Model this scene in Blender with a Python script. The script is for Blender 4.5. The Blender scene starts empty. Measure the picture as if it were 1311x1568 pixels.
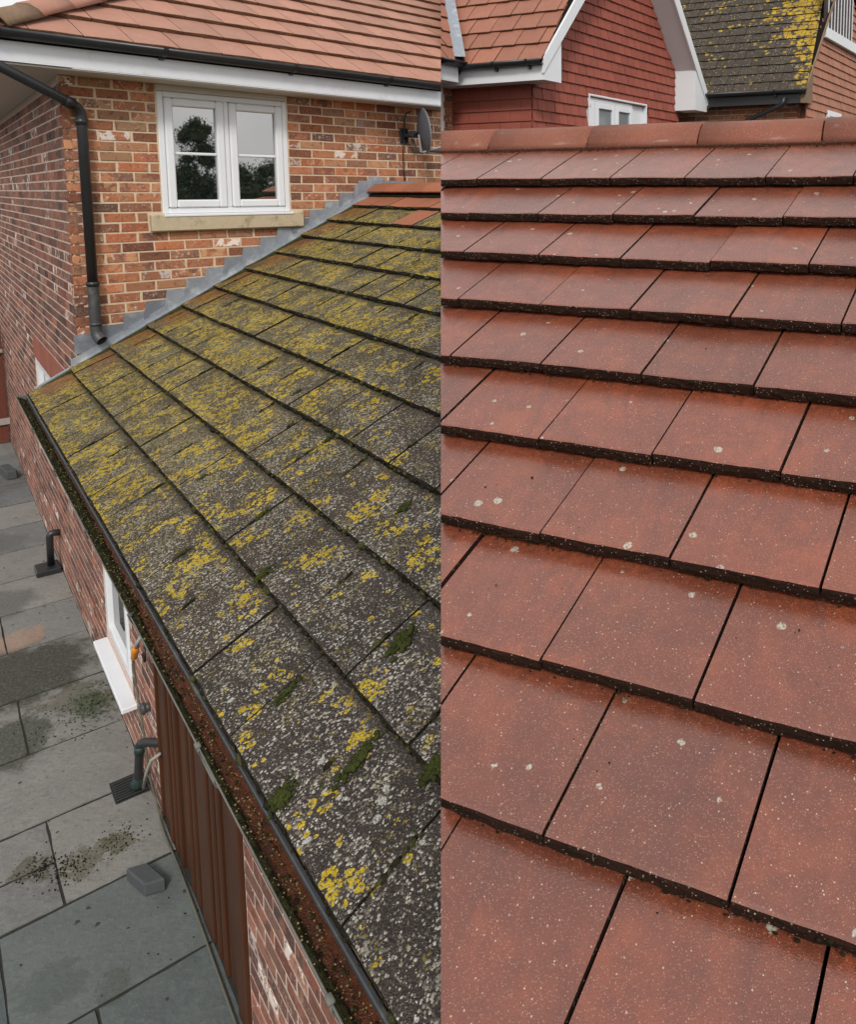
import bpy, bmesh, math, random
from mathutils import Vector as V, Matrix
R = math.radians
rnd = random.Random(7)
sc = bpy.context.scene
COL = sc.collection

# ------------------------------------------------------------------ camera
CAMZ = 3.528
cam = bpy.data.cameras.new('camera')
camo = bpy.data.objects.new('camera', cam); COL.objects.link(camo)
camo.location = (0, 0, CAMZ)
camo.rotation_euler = (R(90 - 6.26), 0, 0)
cam.sensor_width = 36; cam.lens = 36 * 1200 / 1568
cam.shift_x = (655.5 - 900) / 1568; cam.shift_y = -(784 - 423.7) / 1568
cam.clip_start = 0.05; cam.clip_end = 3000
sc.camera = camo
# ------------------------------------------------------------------ sky, sun, exposure
world = bpy.data.worlds.new('World'); sc.world = world; world.use_nodes = True
wn = world.node_tree.nodes; wl = world.node_tree.links
bg = wn['Background']
sky = wn.new('ShaderNodeTexSky'); sky.sky_type = 'NISHITA'; sky.sun_disc = False
sky.sun_elevation = R(41); sky.sun_rotation = R(172); sky.air_density = 1.0; sky.dust_density = 3.0
hs = wn.new('ShaderNodeHueSaturation'); hs.inputs['Saturation'].default_value = 0.22
wl.new(sky.outputs[0], hs.inputs['Color'])
cn = wn.new('ShaderNodeTexNoise'); cn.inputs['Scale'].default_value = 2.6; cn.inputs['Detail'].default_value = 5
cr = wn.new('ShaderNodeValToRGB'); cr.color_ramp.elements[0].position = .35; cr.color_ramp.elements[0].color = (4.5, 4.55, 4.7, 1); cr.color_ramp.elements[1].position = .65; cr.color_ramp.elements[1].color = (8.3, 8.15, 7.9, 1)
cm = wn.new('ShaderNodeMix'); cm.data_type = 'RGBA'; cm.inputs[0].default_value = .72
wl.new(cn.outputs['Fac'], cr.inputs[0]); wl.new(hs.outputs[0], cm.inputs[6]); wl.new(cr.outputs[0], cm.inputs[7]); wl.new(cm.outputs[2], bg.inputs['Color'])
bg.inputs['Strength'].default_value = 0.115
sun = bpy.data.lights.new('sun', 'SUN'); sun.energy = 1.5; sun.angle = R(11); sun.color = (1, .95, .88)
suno = bpy.data.objects.new('sun', sun); COL.objects.link(suno)
suno.rotation_euler = V((-.10, .75, -.65)).to_track_quat('-Z', 'Y').to_euler()
sc.view_settings.view_transform = 'Standard'; sc.view_settings.look = 'None'
sc.view_settings.gamma = 1; sc.view_settings.use_curve_mapping = False
sc.view_settings.exposure = 0.4
sc.cycles.adaptive_threshold = .02; sc.cycles.max_bounces = 4; sc.cycles.diffuse_bounces = 3; sc.cycles.glossy_bounces = 2; sc.cycles.transmission_bounces = 2

# ------------------------------------------------------------------ frames of the place
def hd(yaw, el=0):
    a, b = R(yaw), R(el); return V((math.sin(a)*math.cos(b), math.cos(a)*math.cos(b), math.sin(b)))
Z = V((0, 0, 1))
E_ = hd(-40.75)                      # along the eaves of the low roof, away from the ladder
W_ = hd(41.19)                       # along the wall that carries the window
NA = V((W_.y, -W_.x, 0)); NB = V((-E_.y, E_.x, 0))   # outward normals of window wall and side wall
O = V((-3.70596, 5.594104, CAMZ - .17533))            # corner of the brick house
GZ = -3.353                          # ground, seen from O
SL = hd(41.25, 25.94)                # up the slope of the low roof
def pA(w, n, z): return O + W_*w + NA*n + Z*z
def pB(e, n, z): return O + E_*e + NB*n + Z*z
SEAM_N = V((-1.30667, -.24321, .02668)).normalized()  # end of the brick house / left verge of the new roof
SEAM_P = V((0, 0, CAMZ))
def project(p):
    q = p - SEAM_P; P = R(6.26)
    d = q.y*math.cos(P) - q.z*math.sin(P); up = q.y*math.sin(P) + q.z*math.cos(P)
    return (900 + 1200*q.x/max(d, .01), 423.7 - 1200*up/max(d, .01), d)

# ------------------------------------------------------------------ mesh helpers
class MB:
    def __init__(s): s.v = []; s.f = []; s.m = []
    def add(s, vs, fs, mi=0):
        b = len(s.v); s.v += [tuple(x) for x in vs]; s.f += [tuple(i + b for i in f) for f in fs]
        s.m += [mi]*len(fs)
    def box(s, o, a, b, c, mi=0):
        P = [o, o+a, o+a+b, o+b, o+c, o+a+c, o+a+b+c, o+b+c]
        fs = [(0,3,2,1),(4,5,6,7),(0,1,5,4),(1,2,6,5),(2,3,7,6),(3,0,4,7)]
        if a.cross(b).dot(c) < 0: fs = [f[::-1] for f in fs]
        s.add(P, fs, mi)
    def cbox(s, o, a, b, c, ch=.004, mi=0):
        """box with chamfered edges"""
        la, lb, lc = a.length, b.length, c.length
        ch = min(ch, la*.3, lb*.3, lc*.3)
        A, B, C = a/la, b/lb, c/lc
        P = {}; vs = []
        for i in (0, 1):
            for j in (0, 1):
                for k in (0, 1):
                    base = o + a*i + b*j + c*k
                    da = A*(ch if i == 0 else -ch); db = B*(ch if j == 0 else -ch); dc = C*(ch if k == 0 else -ch)
                    for ax, off in enumerate((db+dc, da+dc, da+db)):
                        P[i, j, k, ax] = len(vs); vs.append(base + off)
        fs = []
        def q(*k): fs.append(tuple(P[x] for x in k))
        for s_ in (0, 1):
            q((s_,0,0,0),(s_,1,0,0),(s_,1,1,0),(s_,0,1,0))
            q((0,s_,0,1),(1,s_,0,1),(1,s_,1,1),(0,s_,1,1))
            q((0,0,s_,2),(1,0,s_,2),(1,1,s_,2),(0,1,s_,2))
        for i in (0, 1):
            for j in (0, 1):
                q((i,j,0,0),(i,j,1,0),(i,j,1,1),(i,j,0,1))
                q((i,0,j,0),(i,1,j,0),(i,1,j,2),(i,0,j,2))
                q((0,i,j,1),(1,i,j,1),(1,i,j,2),(0,i,j,2))
                for k in (0, 1): fs.append((P[i,j,k,0], P[i,j,k,1], P[i,j,k,2]))
        s.add(vs, fs, mi)
    def prism(s, poly, d, mi=0):
        n = len(poly); vs = list(poly) + [p + d for p in poly]
        fs = [tuple(range(n))[::-1], tuple(range(n, 2*n))] + [(i, (i+1) % n, n+(i+1) % n, n+i) for i in range(n)]
        s.add(vs, fs, mi)
    def tube(s, pts, r, n=10, mi=0, cap=True):
        rs = r if isinstance(r, (list, tuple)) else [r]*len(pts)
        vs = []; u = None
        for i, p in enumerate(pts):
            t = (pts[min(i+1, len(pts)-1)] - pts[max(i-1, 0)]).normalized()
            if u is None: u = t.orthogonal().normalized()
            u = (u - t*u.dot(t)).normalized(); w = t.cross(u)
            vs += [p + (u*math.cos(2*math.pi*k/n) + w*math.sin(2*math.pi*k/n))*rs[i] for k in range(n)]
        fs = [(i*n+k, i*n+(k+1) % n, (i+1)*n+(k+1) % n, (i+1)*n+k) for i in range(len(pts)-1) for k in range(n)]
        if cap: fs += [tuple(range(n))[::-1], tuple(range((len(pts)-1)*n, len(pts)*n))]
        s.add(vs, fs, mi)
    def sweep(s, prof, d, mi=0, close=True):
        """profile points moved along d, walls between"""
        n = len(prof); vs = list(prof) + [p + d for p in prof]
        fs = [(i, (i+1) % n, n+(i+1) % n, n+i) for i in range(n if close else n-1)]
        if close: fs += [tuple(range(n))[::-1], tuple(range(n, 2*n))]
        s.add(vs, fs, mi)
    def mesh(s, name, mats, smooth=False):
        me = bpy.data.meshes.new(name); me.from_pydata(s.v, [], s.f)
        for m in (mats if isinstance(mats, (list, tuple)) else [mats]): me.materials.append(m)
        me.polygons.foreach_set('material_index', s.m)
        if smooth: me.polygons.foreach_set('use_smooth', [True]*len(s.f))
        bm = bmesh.new(); bm.from_mesh(me); bmesh.ops.recalc_face_normals(bm, faces=bm.faces); bm.to_mesh(me); bm.free()
        return me
    def build(s, name, mats, parent=None, smooth=False):
        return link(name, s.mesh(name, mats, smooth), parent)
def link(name, me, parent=None, M=None):
    o = bpy.data.objects.new(name, me); COL.objects.link(o)
    if parent is not None:
        o.parent = parent
        if parent.type == 'EMPTY': o.matrix_parent_inverse = Matrix.Translation(-parent.location)
    if M is not None: o.matrix_basis = M
    return o
def thing(name, loc, label, cat, group=None):
    o = bpy.data.objects.new(name, None); COL.objects.link(o); o.location = loc
    o.empty_display_size = .1
    return tag(o, label, cat, group)
def tag(o, label, cat, group=None):
    o['label'] = label; o['category'] = cat
    if group: o['group'] = group
    return o
def frame(x, y, z, o): return Matrix(((x.x,y.x,z.x,o.x),(x.y,y.y,z.y,o.y),(x.z,y.z,z.z,o.z),(0,0,0,1)))
def clip(ob, co, no):
    """cut a mesh object at a plane; keep the side against the normal; returns False when nothing is left"""
    M = ob.matrix_basis
    sd = [(M @ v.co - co).dot(no) for v in ob.data.vertices]
    if max(sd) <= 1e-5: return True
    if min(sd) >= -1e-5:
        bpy.data.objects.remove(ob); return False
    me = ob.data.copy()
    lc = M.inverted() @ co; ln = (M.to_3x3().transposed() @ no).normalized()
    bm = bmesh.new(); bm.from_mesh(me)
    g = bmesh.ops.bisect_plane(bm, geom=bm.verts[:]+bm.edges[:]+bm.faces[:], plane_co=lc, plane_no=ln, clear_outer=True)
    ed = [x for x in g['geom_cut'] if isinstance(x, bmesh.types.BMEdge)]
    if ed:
        try: bmesh.ops.holes_fill(bm, edges=ed, sides=0)
        except Exception: pass
    bm.to_mesh(me); bm.free(); ob.data = me
    return True
def cut_left(ob): return clip(ob, SEAM_P, -SEAM_N)   # brick house side stays (SEAM_N points to it)
def cut_right(ob): return clip(ob, SEAM_P, SEAM_N)

# base blob for moss, crumbs
_b = bmesh.new(); bmesh.ops.create_icosphere(_b, subdivisions=2, radius=1)
ICO_V = [v.co.copy() for v in _b.verts]; ICO_F = [tuple(v.index for v in f.verts) for f in _b.faces]; _b.free()
_b = bmesh.new(); bmesh.ops.create_icosphere(_b, subdivisions=1, radius=1)
ICO1_V = [v.co.copy() for v in _b.verts]; ICO1_F = [tuple(v.index for v in f.verts) for f in _b.faces]; _b.free()
def blob(mb, p, ax, ay, az, jit=.18, fine=False, mi=0):
    vs = ICO_V if fine else ICO1_V
    mb.add([p + ax*(v.x*(1+rnd.uniform(-jit, jit))) + ay*(v.y*(1+rnd.uniform(-jit, jit))) + az*(v.z*(1+rnd.uniform(-jit, jit))) for v in vs],
           ICO_F if fine else ICO1_F, mi)

# ------------------------------------------------------------------ material helper
class NT:
    def __init__(s, name):
        s.m = bpy.data.materials.new(name); s.m.use_nodes = True
        s.t = s.m.node_tree; s.n = s.t.nodes; s.bs = s.n['Principled BSDF']
    def new(s, t): return s.n.new(t)
    def put(s, sock, v):
        if hasattr(v, 'is_output'): s.t.links.new(v, sock)
        elif isinstance(v, (tuple, list)):
            v = tuple(v)
            sock.default_value = v + (1,) if sock.type == 'RGBA' and len(v) == 3 else v
        elif v is not None: sock.default_value = v
    def pos(s): return s.new('ShaderNodeNewGeometry').outputs['Position']
    def island(s): return s.new('ShaderNodeNewGeometry').outputs['Random Per Island']
    def objc(s): return s.new('ShaderNodeTexCoord').outputs['Object']
    def rand(s): return s.new('ShaderNodeObjectInfo').outputs['Random']
    def noise(s, vec, scale, detail=3, rough=.55, dist=0, col=False):
        n = s.new('ShaderNodeTexNoise'); s.put(n.inputs['Vector'], vec); s.put(n.inputs['Scale'], scale)
        n.inputs['Detail'].default_value = detail; n.inputs['Roughness'].default_value = rough; n.inputs['Distortion'].default_value = dist
        return n.outputs['Color' if col else 'Fac']
    def voro(s, vec, scale, rand=1.0, feat='F1'):
        n = s.new('ShaderNodeTexVoronoi'); n.feature = feat; s.put(n.inputs['Vector'], vec); s.put(n.inputs['Scale'], scale)
        n.inputs['Randomness'].default_value = rand
        return n.outputs['Distance'], n.outputs.get('Color')
    def math(s, op, a, b=0.0, c=None, clamp=False):
        n = s.new('ShaderNodeMath'); n.operation = op; n.use_clamp = clamp
        s.put(n.inputs[0], a); s.put(n.inputs[1], b)
        if c is not None: s.put(n.inputs[2], c)
        return n.outputs[0]
    def vmath(s, op, a, b):
        n = s.new('ShaderNodeVectorMath'); n.operation = op; s.put(n.inputs[0], a); s.put(n.inputs[1], b)
        return n.outputs['Value'] if op in ('DOT_PRODUCT', 'DISTANCE', 'LENGTH') else n.outputs[0]
    def vscale(s, a, k):
        n = s.new('ShaderNodeVectorMath'); n.operation = 'SCALE'; s.put(n.inputs[0], a); s.put(n.inputs['Scale'], k); return n.outputs[0]
    def sep(s, v):
        n = s.new('ShaderNodeSeparateXYZ'); s.put(n.inputs[0], v); return n.outputs
    def sepc(s, v):
        n = s.new('ShaderNodeSeparateColor'); s.put(n.inputs[0], v); return n.outputs
    def step(s, v, a, b, oa=0., ob=1.):
        n = s.new('ShaderNodeMapRange'); n.interpolation_type = 'SMOOTHSTEP'
        s.put(n.inputs['Value'], v); s.put(n.inputs['From Min'], a); s.put(n.inputs['From Max'], b)
        s.put(n.inputs['To Min'], oa); s.put(n.inputs['To Max'], ob); return n.outputs[0]
    def mix(s, f, a, b, mode='MIX'):
        n = s.new('ShaderNodeMix'); n.data_type = 'RGBA'; n.blend_type = mode
        s.put(n.inputs[0], f); s.put(n.inputs[6], a); s.put(n.inputs[7], b); return n.outputs[2]
    def ramp(s, f, stops, mode='LINEAR'):
        n = s.new('ShaderNodeValToRGB'); n.color_ramp.interpolation = mode; s.put(n.inputs[0], f)
        el = n.color_ramp.elements
        while len(el) < len(stops): el.new(.5)
        for x, (p, c) in zip(el, stops): x.position = p; x.color = tuple(c) + (1,)
        return n.outputs[0]
    def bump(s, h, strength=.4, dist=.01, nrm=None):
        n = s.new('ShaderNodeBump'); s.put(n.inputs['Height'], h); n.inputs['Strength'].default_value = strength
        n.inputs['Distance'].default_value = dist
        if nrm is not None: s.put(n.inputs['Normal'], nrm)
        return n.outputs[0]
    def out(s, col=None, rough=None, nrm=None, spec=None, metal=None, ior=None):
        b = s.bs
        if col is not None: s.put(b.inputs['Base Color'], col)
        if rough is not None: s.put(b.inputs['Roughness'], rough)
        if nrm is not None: s.put(b.inputs['Normal'], nrm)
        if spec is not None: s.put(b.inputs['Specular IOR Level'], spec)
        if metal is not None: s.put(b.inputs['Metallic'], metal)
        if ior is not None: s.put(b.inputs['IOR'], ior)
        return s.m

def simple(name, col, rough=.5, var=.15, scale=20, bump=.1, spec=.4, dirt=None, bd=.004):
    """plain surface with gentle mottling, optional dirt colour"""
    t = NT(name); p = t.pos(); n = t.noise(p, scale, 4)
    c = t.mix(n, tuple(x*(1-var) for x in col), tuple(min(1, x*(1+var)) for x in col))
    if dirt:
        d = t.step(t.noise(p, scale*.35, 6, .65), .52, .72); c = t.mix(t.math('MULTIPLY', d, .75), c, dirt)
        f = t.step(t.noise(p, scale*6, 2), .66, .74); c = t.mix(t.math('MULTIPLY', f, .6), c, dirt)
    return t.out(c, t.math('ADD', t.math('MULTIPLY', n, .15), rough - .07), t.bump(t.noise(p, scale*8, 3), bump, bd), spec)

# --- brick
def brick_mat(name, cool=0.):
    t = NT(name); p = t.pos()
    r = t.math('FRACT', t.math('ADD', t.rand(), t.island()))
    r2 = t.math('FRACT', t.math('MULTIPLY', r, 17.31)); r3 = t.math('FRACT', t.math('MULTIPLY', r, 53.77)); r4 = t.math('FRACT', t.math('MULTIPLY', r, 91.13))
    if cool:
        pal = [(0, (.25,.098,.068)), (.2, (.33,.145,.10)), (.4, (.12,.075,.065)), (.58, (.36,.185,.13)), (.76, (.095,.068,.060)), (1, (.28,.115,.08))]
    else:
        pal = [(0, (.38,.125,.062)), (.13, (.48,.215,.115)), (.26, (.22,.085,.062)), (.38, (.52,.30,.165)), (.48, (.115,.070,.060)), (.60, (.44,.165,.080)), (.72, (.17,.10,.080)), (.86, (.50,.25,.135)), (1, (.30,.105,.065))]
    base = t.ramp(r, pal); other = t.ramp(r4, pal)
    off = t.vmath('ADD', p, t.vscale(t.noise(p, 30, 2, col=True), .03))
    n1 = t.noise(off, 9.5, 3, .55); n2 = t.noise(p, 65, 4, .6); n3 = t.noise(p, 240, 2)
    c = t.mix(t.math('MULTIPLY', t.step(n1, .50, .56), t.step(r3, .25, .5)), base, other)
    c = t.mix(t.math('MULTIPLY', t.step(t.noise(off, 26, 3), .53, .66), .55), c, (.10,.06,.055))
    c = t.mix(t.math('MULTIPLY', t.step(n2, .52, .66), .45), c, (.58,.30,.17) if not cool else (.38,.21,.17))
    c = t.mix(t.math('MULTIPLY', t.step(n3, .58, .72), .35), c, (.08,.045,.04))
    # old white paint and lime left on some bricks
    pm = t.math('MULTIPLY', t.step(r2, .925, .935), t.step(t.noise(off, 13, 5, .7), .50, .55))
    c = t.mix(t.math('MULTIPLY', pm, .9), c, (.70,.64,.60))
    p2 = t.math('MULTIPLY', t.step(r4, .62, .66), t.step(t.noise(off, 34, 4, .65), .58, .63))
    c = t.mix(t.math('MULTIPLY', p2, .65), c, (.62,.50,.42))
    c = t.mix(.9, c, t.mix(r3, (.62,.62,.64), (1.28,1.25,1.2)), 'MULTIPLY')
    h = t.math('ADD', t.math('MULTIPLY', n2, .8), t.math('MULTIPLY', n3, .4))
    return t.out(c, .9, t.bump(h, .6, .006), .2)
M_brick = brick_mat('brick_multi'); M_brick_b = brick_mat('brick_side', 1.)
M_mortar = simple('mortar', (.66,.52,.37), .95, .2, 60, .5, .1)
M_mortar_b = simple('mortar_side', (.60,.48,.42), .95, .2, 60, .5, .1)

# --- lichen covered old concrete tile
def lichen_mat():
    t = NT('lichened_tile'); p = t.pos(); oc = t.objc(); r = t.rand()
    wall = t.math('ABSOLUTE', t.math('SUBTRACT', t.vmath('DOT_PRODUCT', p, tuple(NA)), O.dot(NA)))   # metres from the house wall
    far = t.step(wall, 5.0, 1.8)
    warp = t.vmath('ADD', p, t.vscale(t.noise(p, 80, 3, .65, col=True), .010))
    warp2 = t.vmath('ADD', p, t.vscale(t.noise(p, 150, 2, col=True), .006))
    n2 = t.noise(p, 13, 4); nb = t.noise(p, 4.2, 3); nf = t.noise(p, 360, 3, .7)
    base = t.mix(n2, (.020,.017,.0165), (.052,.043,.040))
    base = t.mix(t.math('MULTIPLY', r, .3), base, (.06,.040,.038))
    base = t.mix(far, base, t.mix(n2, (.040,.031,.018), (.10,.075,.040)))
    base = t.mix(t.step(nf, .47, .62, 0, .65), base, (.145,.125,.105))
    # fine grey crust: small grains of many tones
    d, cc = t.voro(warp2, 160); q = t.sepc(cc)
    dens = t.step(t.noise(p, 8, 3), .30, .62, .42, .80)
    mA = t.step(t.math('SUBTRACT', t.math('MULTIPLY', q[0], dens), d), -.05, .05)
    colA = t.ramp(q[1], [(0, (.11,.095,.08)), (.45, (.22,.195,.16)), (.75, (.42,.39,.335)), (1, (.57,.55,.49))])
    colA = t.mix(t.math('MULTIPLY', far, .55), colA, (.31,.265,.13))
    # medium pale crust
    d2, c2 = t.voro(warp, 82); q2 = t.sepc(c2)
    mB = t.math('MULTIPLY', t.step(q2[0], .60, .66), t.step(t.math('SUBTRACT', t.math('MULTIPLY', q2[1], .40), d2), -.06, .06))
    mB = t.math('MULTIPLY', mB, t.step(nf, .36, .50))
    colB = t.mix(q2[2], (.30,.28,.235), (.60,.58,.53)); colB = t.mix(t.math('MULTIPLY', far, .65), colB, (.30,.27,.15))
    # big pale rosettes
    d3, c3 = t.voro(warp, 27); q3 = t.sepc(c3)
    mC = t.math('MULTIPLY', t.step(q3[0], .86, .88), t.step(t.math('SUBTRACT', t.math('ADD', t.math('MULTIPLY', q3[1], .22), .05), d3), -.05, .05))
    mC = t.math('MULTIPLY', t.math('MULTIPLY', mC, t.step(far, .95, .2)), t.step(nf, .38, .48))
    # yellow lichen: ragged patches, rosettes with a greyer middle, and loose grains
    yn = t.noise(p, 6.0, 4, .6)
    d4, c4 = t.voro(warp, 46); q4 = t.sepc(c4)
    gate = t.step(t.math('ADD', yn, t.math('MULTIPLY', far, .115)), .550, .612)
    mY = t.math('MULTIPLY', t.step(t.math('SUBTRACT', t.math('MULTIPLY', gate, t.math('ADD', t.math('MULTIPLY', q4[0], .5), .32)), d4), -.08, .05), t.step(q4[2], .18, .24))
    d5, c5 = t.voro(warp, 31); q5 = t.sepc(c5)
    rad = t.math('SUBTRACT', t.math('ADD', t.math('MULTIPLY', t.math('MULTIPLY', q5[0], q5[0]), .34), .06), d5)
    mY2 = t.math('MULTIPLY', t.step(q5[2], .72, .74), t.step(rad, -.04, .03))
    ring = t.math('MULTIPLY', t.step(q5[2], .72, .74), t.step(rad, .10, .17))
    d6, c6 = t.voro(warp2, 125); q6 = t.sepc(c6)
    gy = t.step(t.math('ADD', t.noise(p, 11, 3), t.math('MULTIPLY', far, .10)), .46, .66)
    mY3 = t.math('MULTIPLY', t.step(q6[0], .50, .56), t.step(t.math('SUBTRACT', t.math('MULTIPLY', gy, .48), d6), -.06, .08))
    yc = t.mix(q4[1], (.52,.355,.014), (.72,.50,.022))
    yc = t.mix(t.step(nf, .50, .66, 0, .6), yc, (.26,.19,.020))
    yc = t.mix(t.math('MULTIPLY', t.step(q6[1], .5, .6), .45), yc, (.62,.48,.06))
    yc = t.mix(t.math('MULTIPLY', far, .25), yc, (.36,.27,.028))
    yc = t.mix(t.math('MULTIPLY', ring, .6), yc, (.20,.17,.06))
    ly = t.sep(oc)[1]
    strip = t.step(t.math('ADD', ly, t.math('MULTIPLY', n2, .06)), .275, .305)
    bare = t.math('MULTIPLY', t.step(t.math('ADD', wall, t.math('MULTIPLY', nb, .9)), 1.15, .62), t.step(t.math('ADD', ly, t.math('MULTIPLY', nb, .3)), .16, .30))
    keep = t.math('SUBTRACT', 1, t.math('MAXIMUM', t.math('MULTIPLY', strip, .75), t.math('MULTIPLY', bare, .7)))
    c = t.mix(t.math('MULTIPLY', bare, .92), base, (.27,.095,.036))
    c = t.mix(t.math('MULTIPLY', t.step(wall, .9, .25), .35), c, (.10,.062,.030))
    c = t.mix(t.math('MULTIPLY', mA, keep), c, colA)
    c = t.mix(t.math('MULTIPLY', mB, keep), c, colB)
    c = t.mix(t.math('MULTIPLY', mC, t.math('MULTIPLY', keep, .85)), c, (.55,.55,.51))
    c = t.mix(t.math('MULTIPLY', mY3, t.math('MULTIPLY', keep, .6)), c, (.31,.25,.045))
    ym = t.math('MULTIPLY', t.math('MAXIMUM', mY, mY2), keep); ym = t.math('MULTIPLY', ym, t.step(t.math('ADD', d6, nf), 1.22, .98))
    c = t.mix(t.math('MULTIPLY', ym, .9), c, yc)
    c = t.mix(.6, c, t.mix(t.step(nb, .35, .65), (.78,.78,.78), (1.12,1.12,1.12)), 'MULTIPLY')
    h = t.math('ADD', t.math('SUBTRACT', t.math('MULTIPLY', nf, .9), t.math('MULTIPLY', d, 1.0)), t.math('MULTIPLY', d2, -.6))
    return t.out(c, .92, t.bump(h, .9, .005), .15)
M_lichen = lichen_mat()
def moss_mat(name, a, b, c_):
    t = NT(name); p = t.pos(); n = t.noise(p, 45, 3); f = t.noise(p, 600, 2)
    c = t.mix(t.step(n, .35, .65), a, b); c = t.mix(t.math('MULTIPLY', t.step(f, .5, .7), .6), c, c_)
    return t.out(c, .95, t.bump(f, 1, .004), .1)
M_moss = moss_mat('moss', (.034,.036,.014), (.070,.075,.026), (.17,.16,.08))
M_mossd = moss_mat('dark_moss', (.011,.010,.006), (.027,.023,.012), (.08,.07,.04))
M_mossg = moss_mat('gutter_moss', (.012,.011,.006), (.030,.030,.010), (.12,.10,.04))
M_crumb = moss_mat('lichen_crumb', (.34,.26,.10), (.20,.15,.08), (.45,.40,.28))

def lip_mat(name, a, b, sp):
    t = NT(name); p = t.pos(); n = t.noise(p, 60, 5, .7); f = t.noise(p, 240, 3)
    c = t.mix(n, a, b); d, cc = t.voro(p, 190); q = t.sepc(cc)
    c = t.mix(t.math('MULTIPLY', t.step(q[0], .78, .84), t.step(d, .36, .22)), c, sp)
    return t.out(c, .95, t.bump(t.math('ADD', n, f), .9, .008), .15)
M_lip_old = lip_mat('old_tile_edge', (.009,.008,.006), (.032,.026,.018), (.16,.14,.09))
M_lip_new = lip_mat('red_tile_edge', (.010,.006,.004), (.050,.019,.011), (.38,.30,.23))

# --- clean red tile, damp
def red_tile(name='damp_red_tile', ridge=False):
    t = NT(name); p = t.pos(); r = t.rand(); oc = t.objc()
    nb = t.noise(p, 3.2, 4); nm = t.noise(p, 17, 4, .6)
    base = t.ramp(t.math('ADD', t.math('MULTIPLY', nm, .5), t.math('MULTIPLY', nb, .5)), [(.3, (.126,.032,.017)), (.5, (.188,.046,.021)), (.62, (.255,.061,.024)), (.75, (.150,.038,.019))])
    base = t.mix(.6 if not ridge else .0, base, t.mix(r, (.68,.72,.76), (1.28,1.20,1.12)), 'MULTIPLY')
    sk = t.noise(t.vmath('MULTIPLY', t.vmath('ADD', oc, t.vscale(t.noise(p, 1.3, 1, col=True), .5)), (26, 2.2, 1)), 1, 4, .6)
    base = t.mix(t.step(sk, .50, .72, 0, .45), base, (.105,.030,.020))
    base = t.mix(t.step(sk, .46, .28, 0, .35), base, (.26,.070,.034))
    ed = t.step(t.noise(p, 8, 3), .52, .68)
    base = t.mix(t.math('MULTIPLY', ed, .30), base, (.24,.062,.028))
    if ridge: base = t.mix(.55, base, (.30,.125,.085))
    # grit, with many pale grains painting in wet glints
    d, cc = t.voro(p, 270); q = t.sepc(cc)
    d_g = d
    g = t.math('MULTIPLY', t.step(q[0], .34, .46), t.step(d, .40, .22))
    base = t.mix(t.math('MULTIPLY', g, t.math('ADD', .22, t.math('MULTIPLY', q[1], .70))), base, (.46,.21,.14))
    fg = t.noise(p, 480, 2, .7); base = t.mix(t.step(fg, .52, .68, 0, .55), base, (.060,.020,.013)); base = t.mix(t.step(fg, .44, .30, 0, .5), base, (.30,.11,.07))
    d, cc = t.voro(p, 150); q = t.sepc(cc)
    g2 = t.math('MULTIPLY', t.step(q[0], .90, .92), t.step(d, .27, .16))
    base = t.mix(t.math('MULTIPLY', g2, .8), base, (.62,.50,.40))
    d, cc = t.voro(p, 210); q = t.sepc(cc)
    g3 = t.math('MULTIPLY', t.step(q[1], .72, .78), t.step(d, .34, .18))
    base = t.mix(t.math('MULTIPLY', g3, .45), base, (.07,.028,.02))
    # pale lichen spots, ragged
    wp = t.vmath('ADD', p, t.vscale(t.noise(p, 140, 3, col=True), .012))
    d, cc = t.voro(wp, 19); q = t.sepc(cc)
    sp = t.math('MULTIPLY', t.step(q[0], .52, .54), t.step(t.math('SUBTRACT', t.math('MULTIPLY', t.math('MULTIPLY', q[1], q[1]), .23), d), -.02, .03))
    sp = t.math('MULTIPLY', sp, t.step(t.noise(p, 220, 2), .36, .5))
    if ridge: sp = t.math('MULTIPLY', sp, .25)
    base = t.mix(t.math('MULTIPLY', sp, .85), base, t.mix(q[2], (.52,.47,.40), (.44,.45,.34)))
    # patchy darker brown just below the course above
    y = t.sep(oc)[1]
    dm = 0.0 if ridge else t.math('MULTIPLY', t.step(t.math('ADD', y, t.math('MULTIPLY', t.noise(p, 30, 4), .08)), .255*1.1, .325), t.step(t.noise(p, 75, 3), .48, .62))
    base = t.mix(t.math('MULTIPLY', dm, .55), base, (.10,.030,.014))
    h = t.math('ADD', t.math('ADD', t.math('MULTIPLY', g, .6), t.noise(p, 420, 2)), t.math('MULTIPLY', sp, 1.2))
    ro = t.step(t.noise(p, 6, 3), .3, .7, .30, .46)
    t.bs.inputs['Coat Weight'].default_value = .1 if ridge else 1.0; t.bs.inputs['Coat Roughness'].default_value = .22; t.bs.inputs['Coat IOR'].default_value = 1.82
    t.put(t.bs.inputs['Coat Normal'], t.bump(t.math('ADD', t.math('MULTIPLY', d_g, -1.0), fg), .14, .0018))
    return t.out(base, t.math('ADD', ro, .15), t.bump(h, .55, .003), .15)
M_red = red_tile(); M_ridge_red = red_tile('damp_red_ridge', True)
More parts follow.
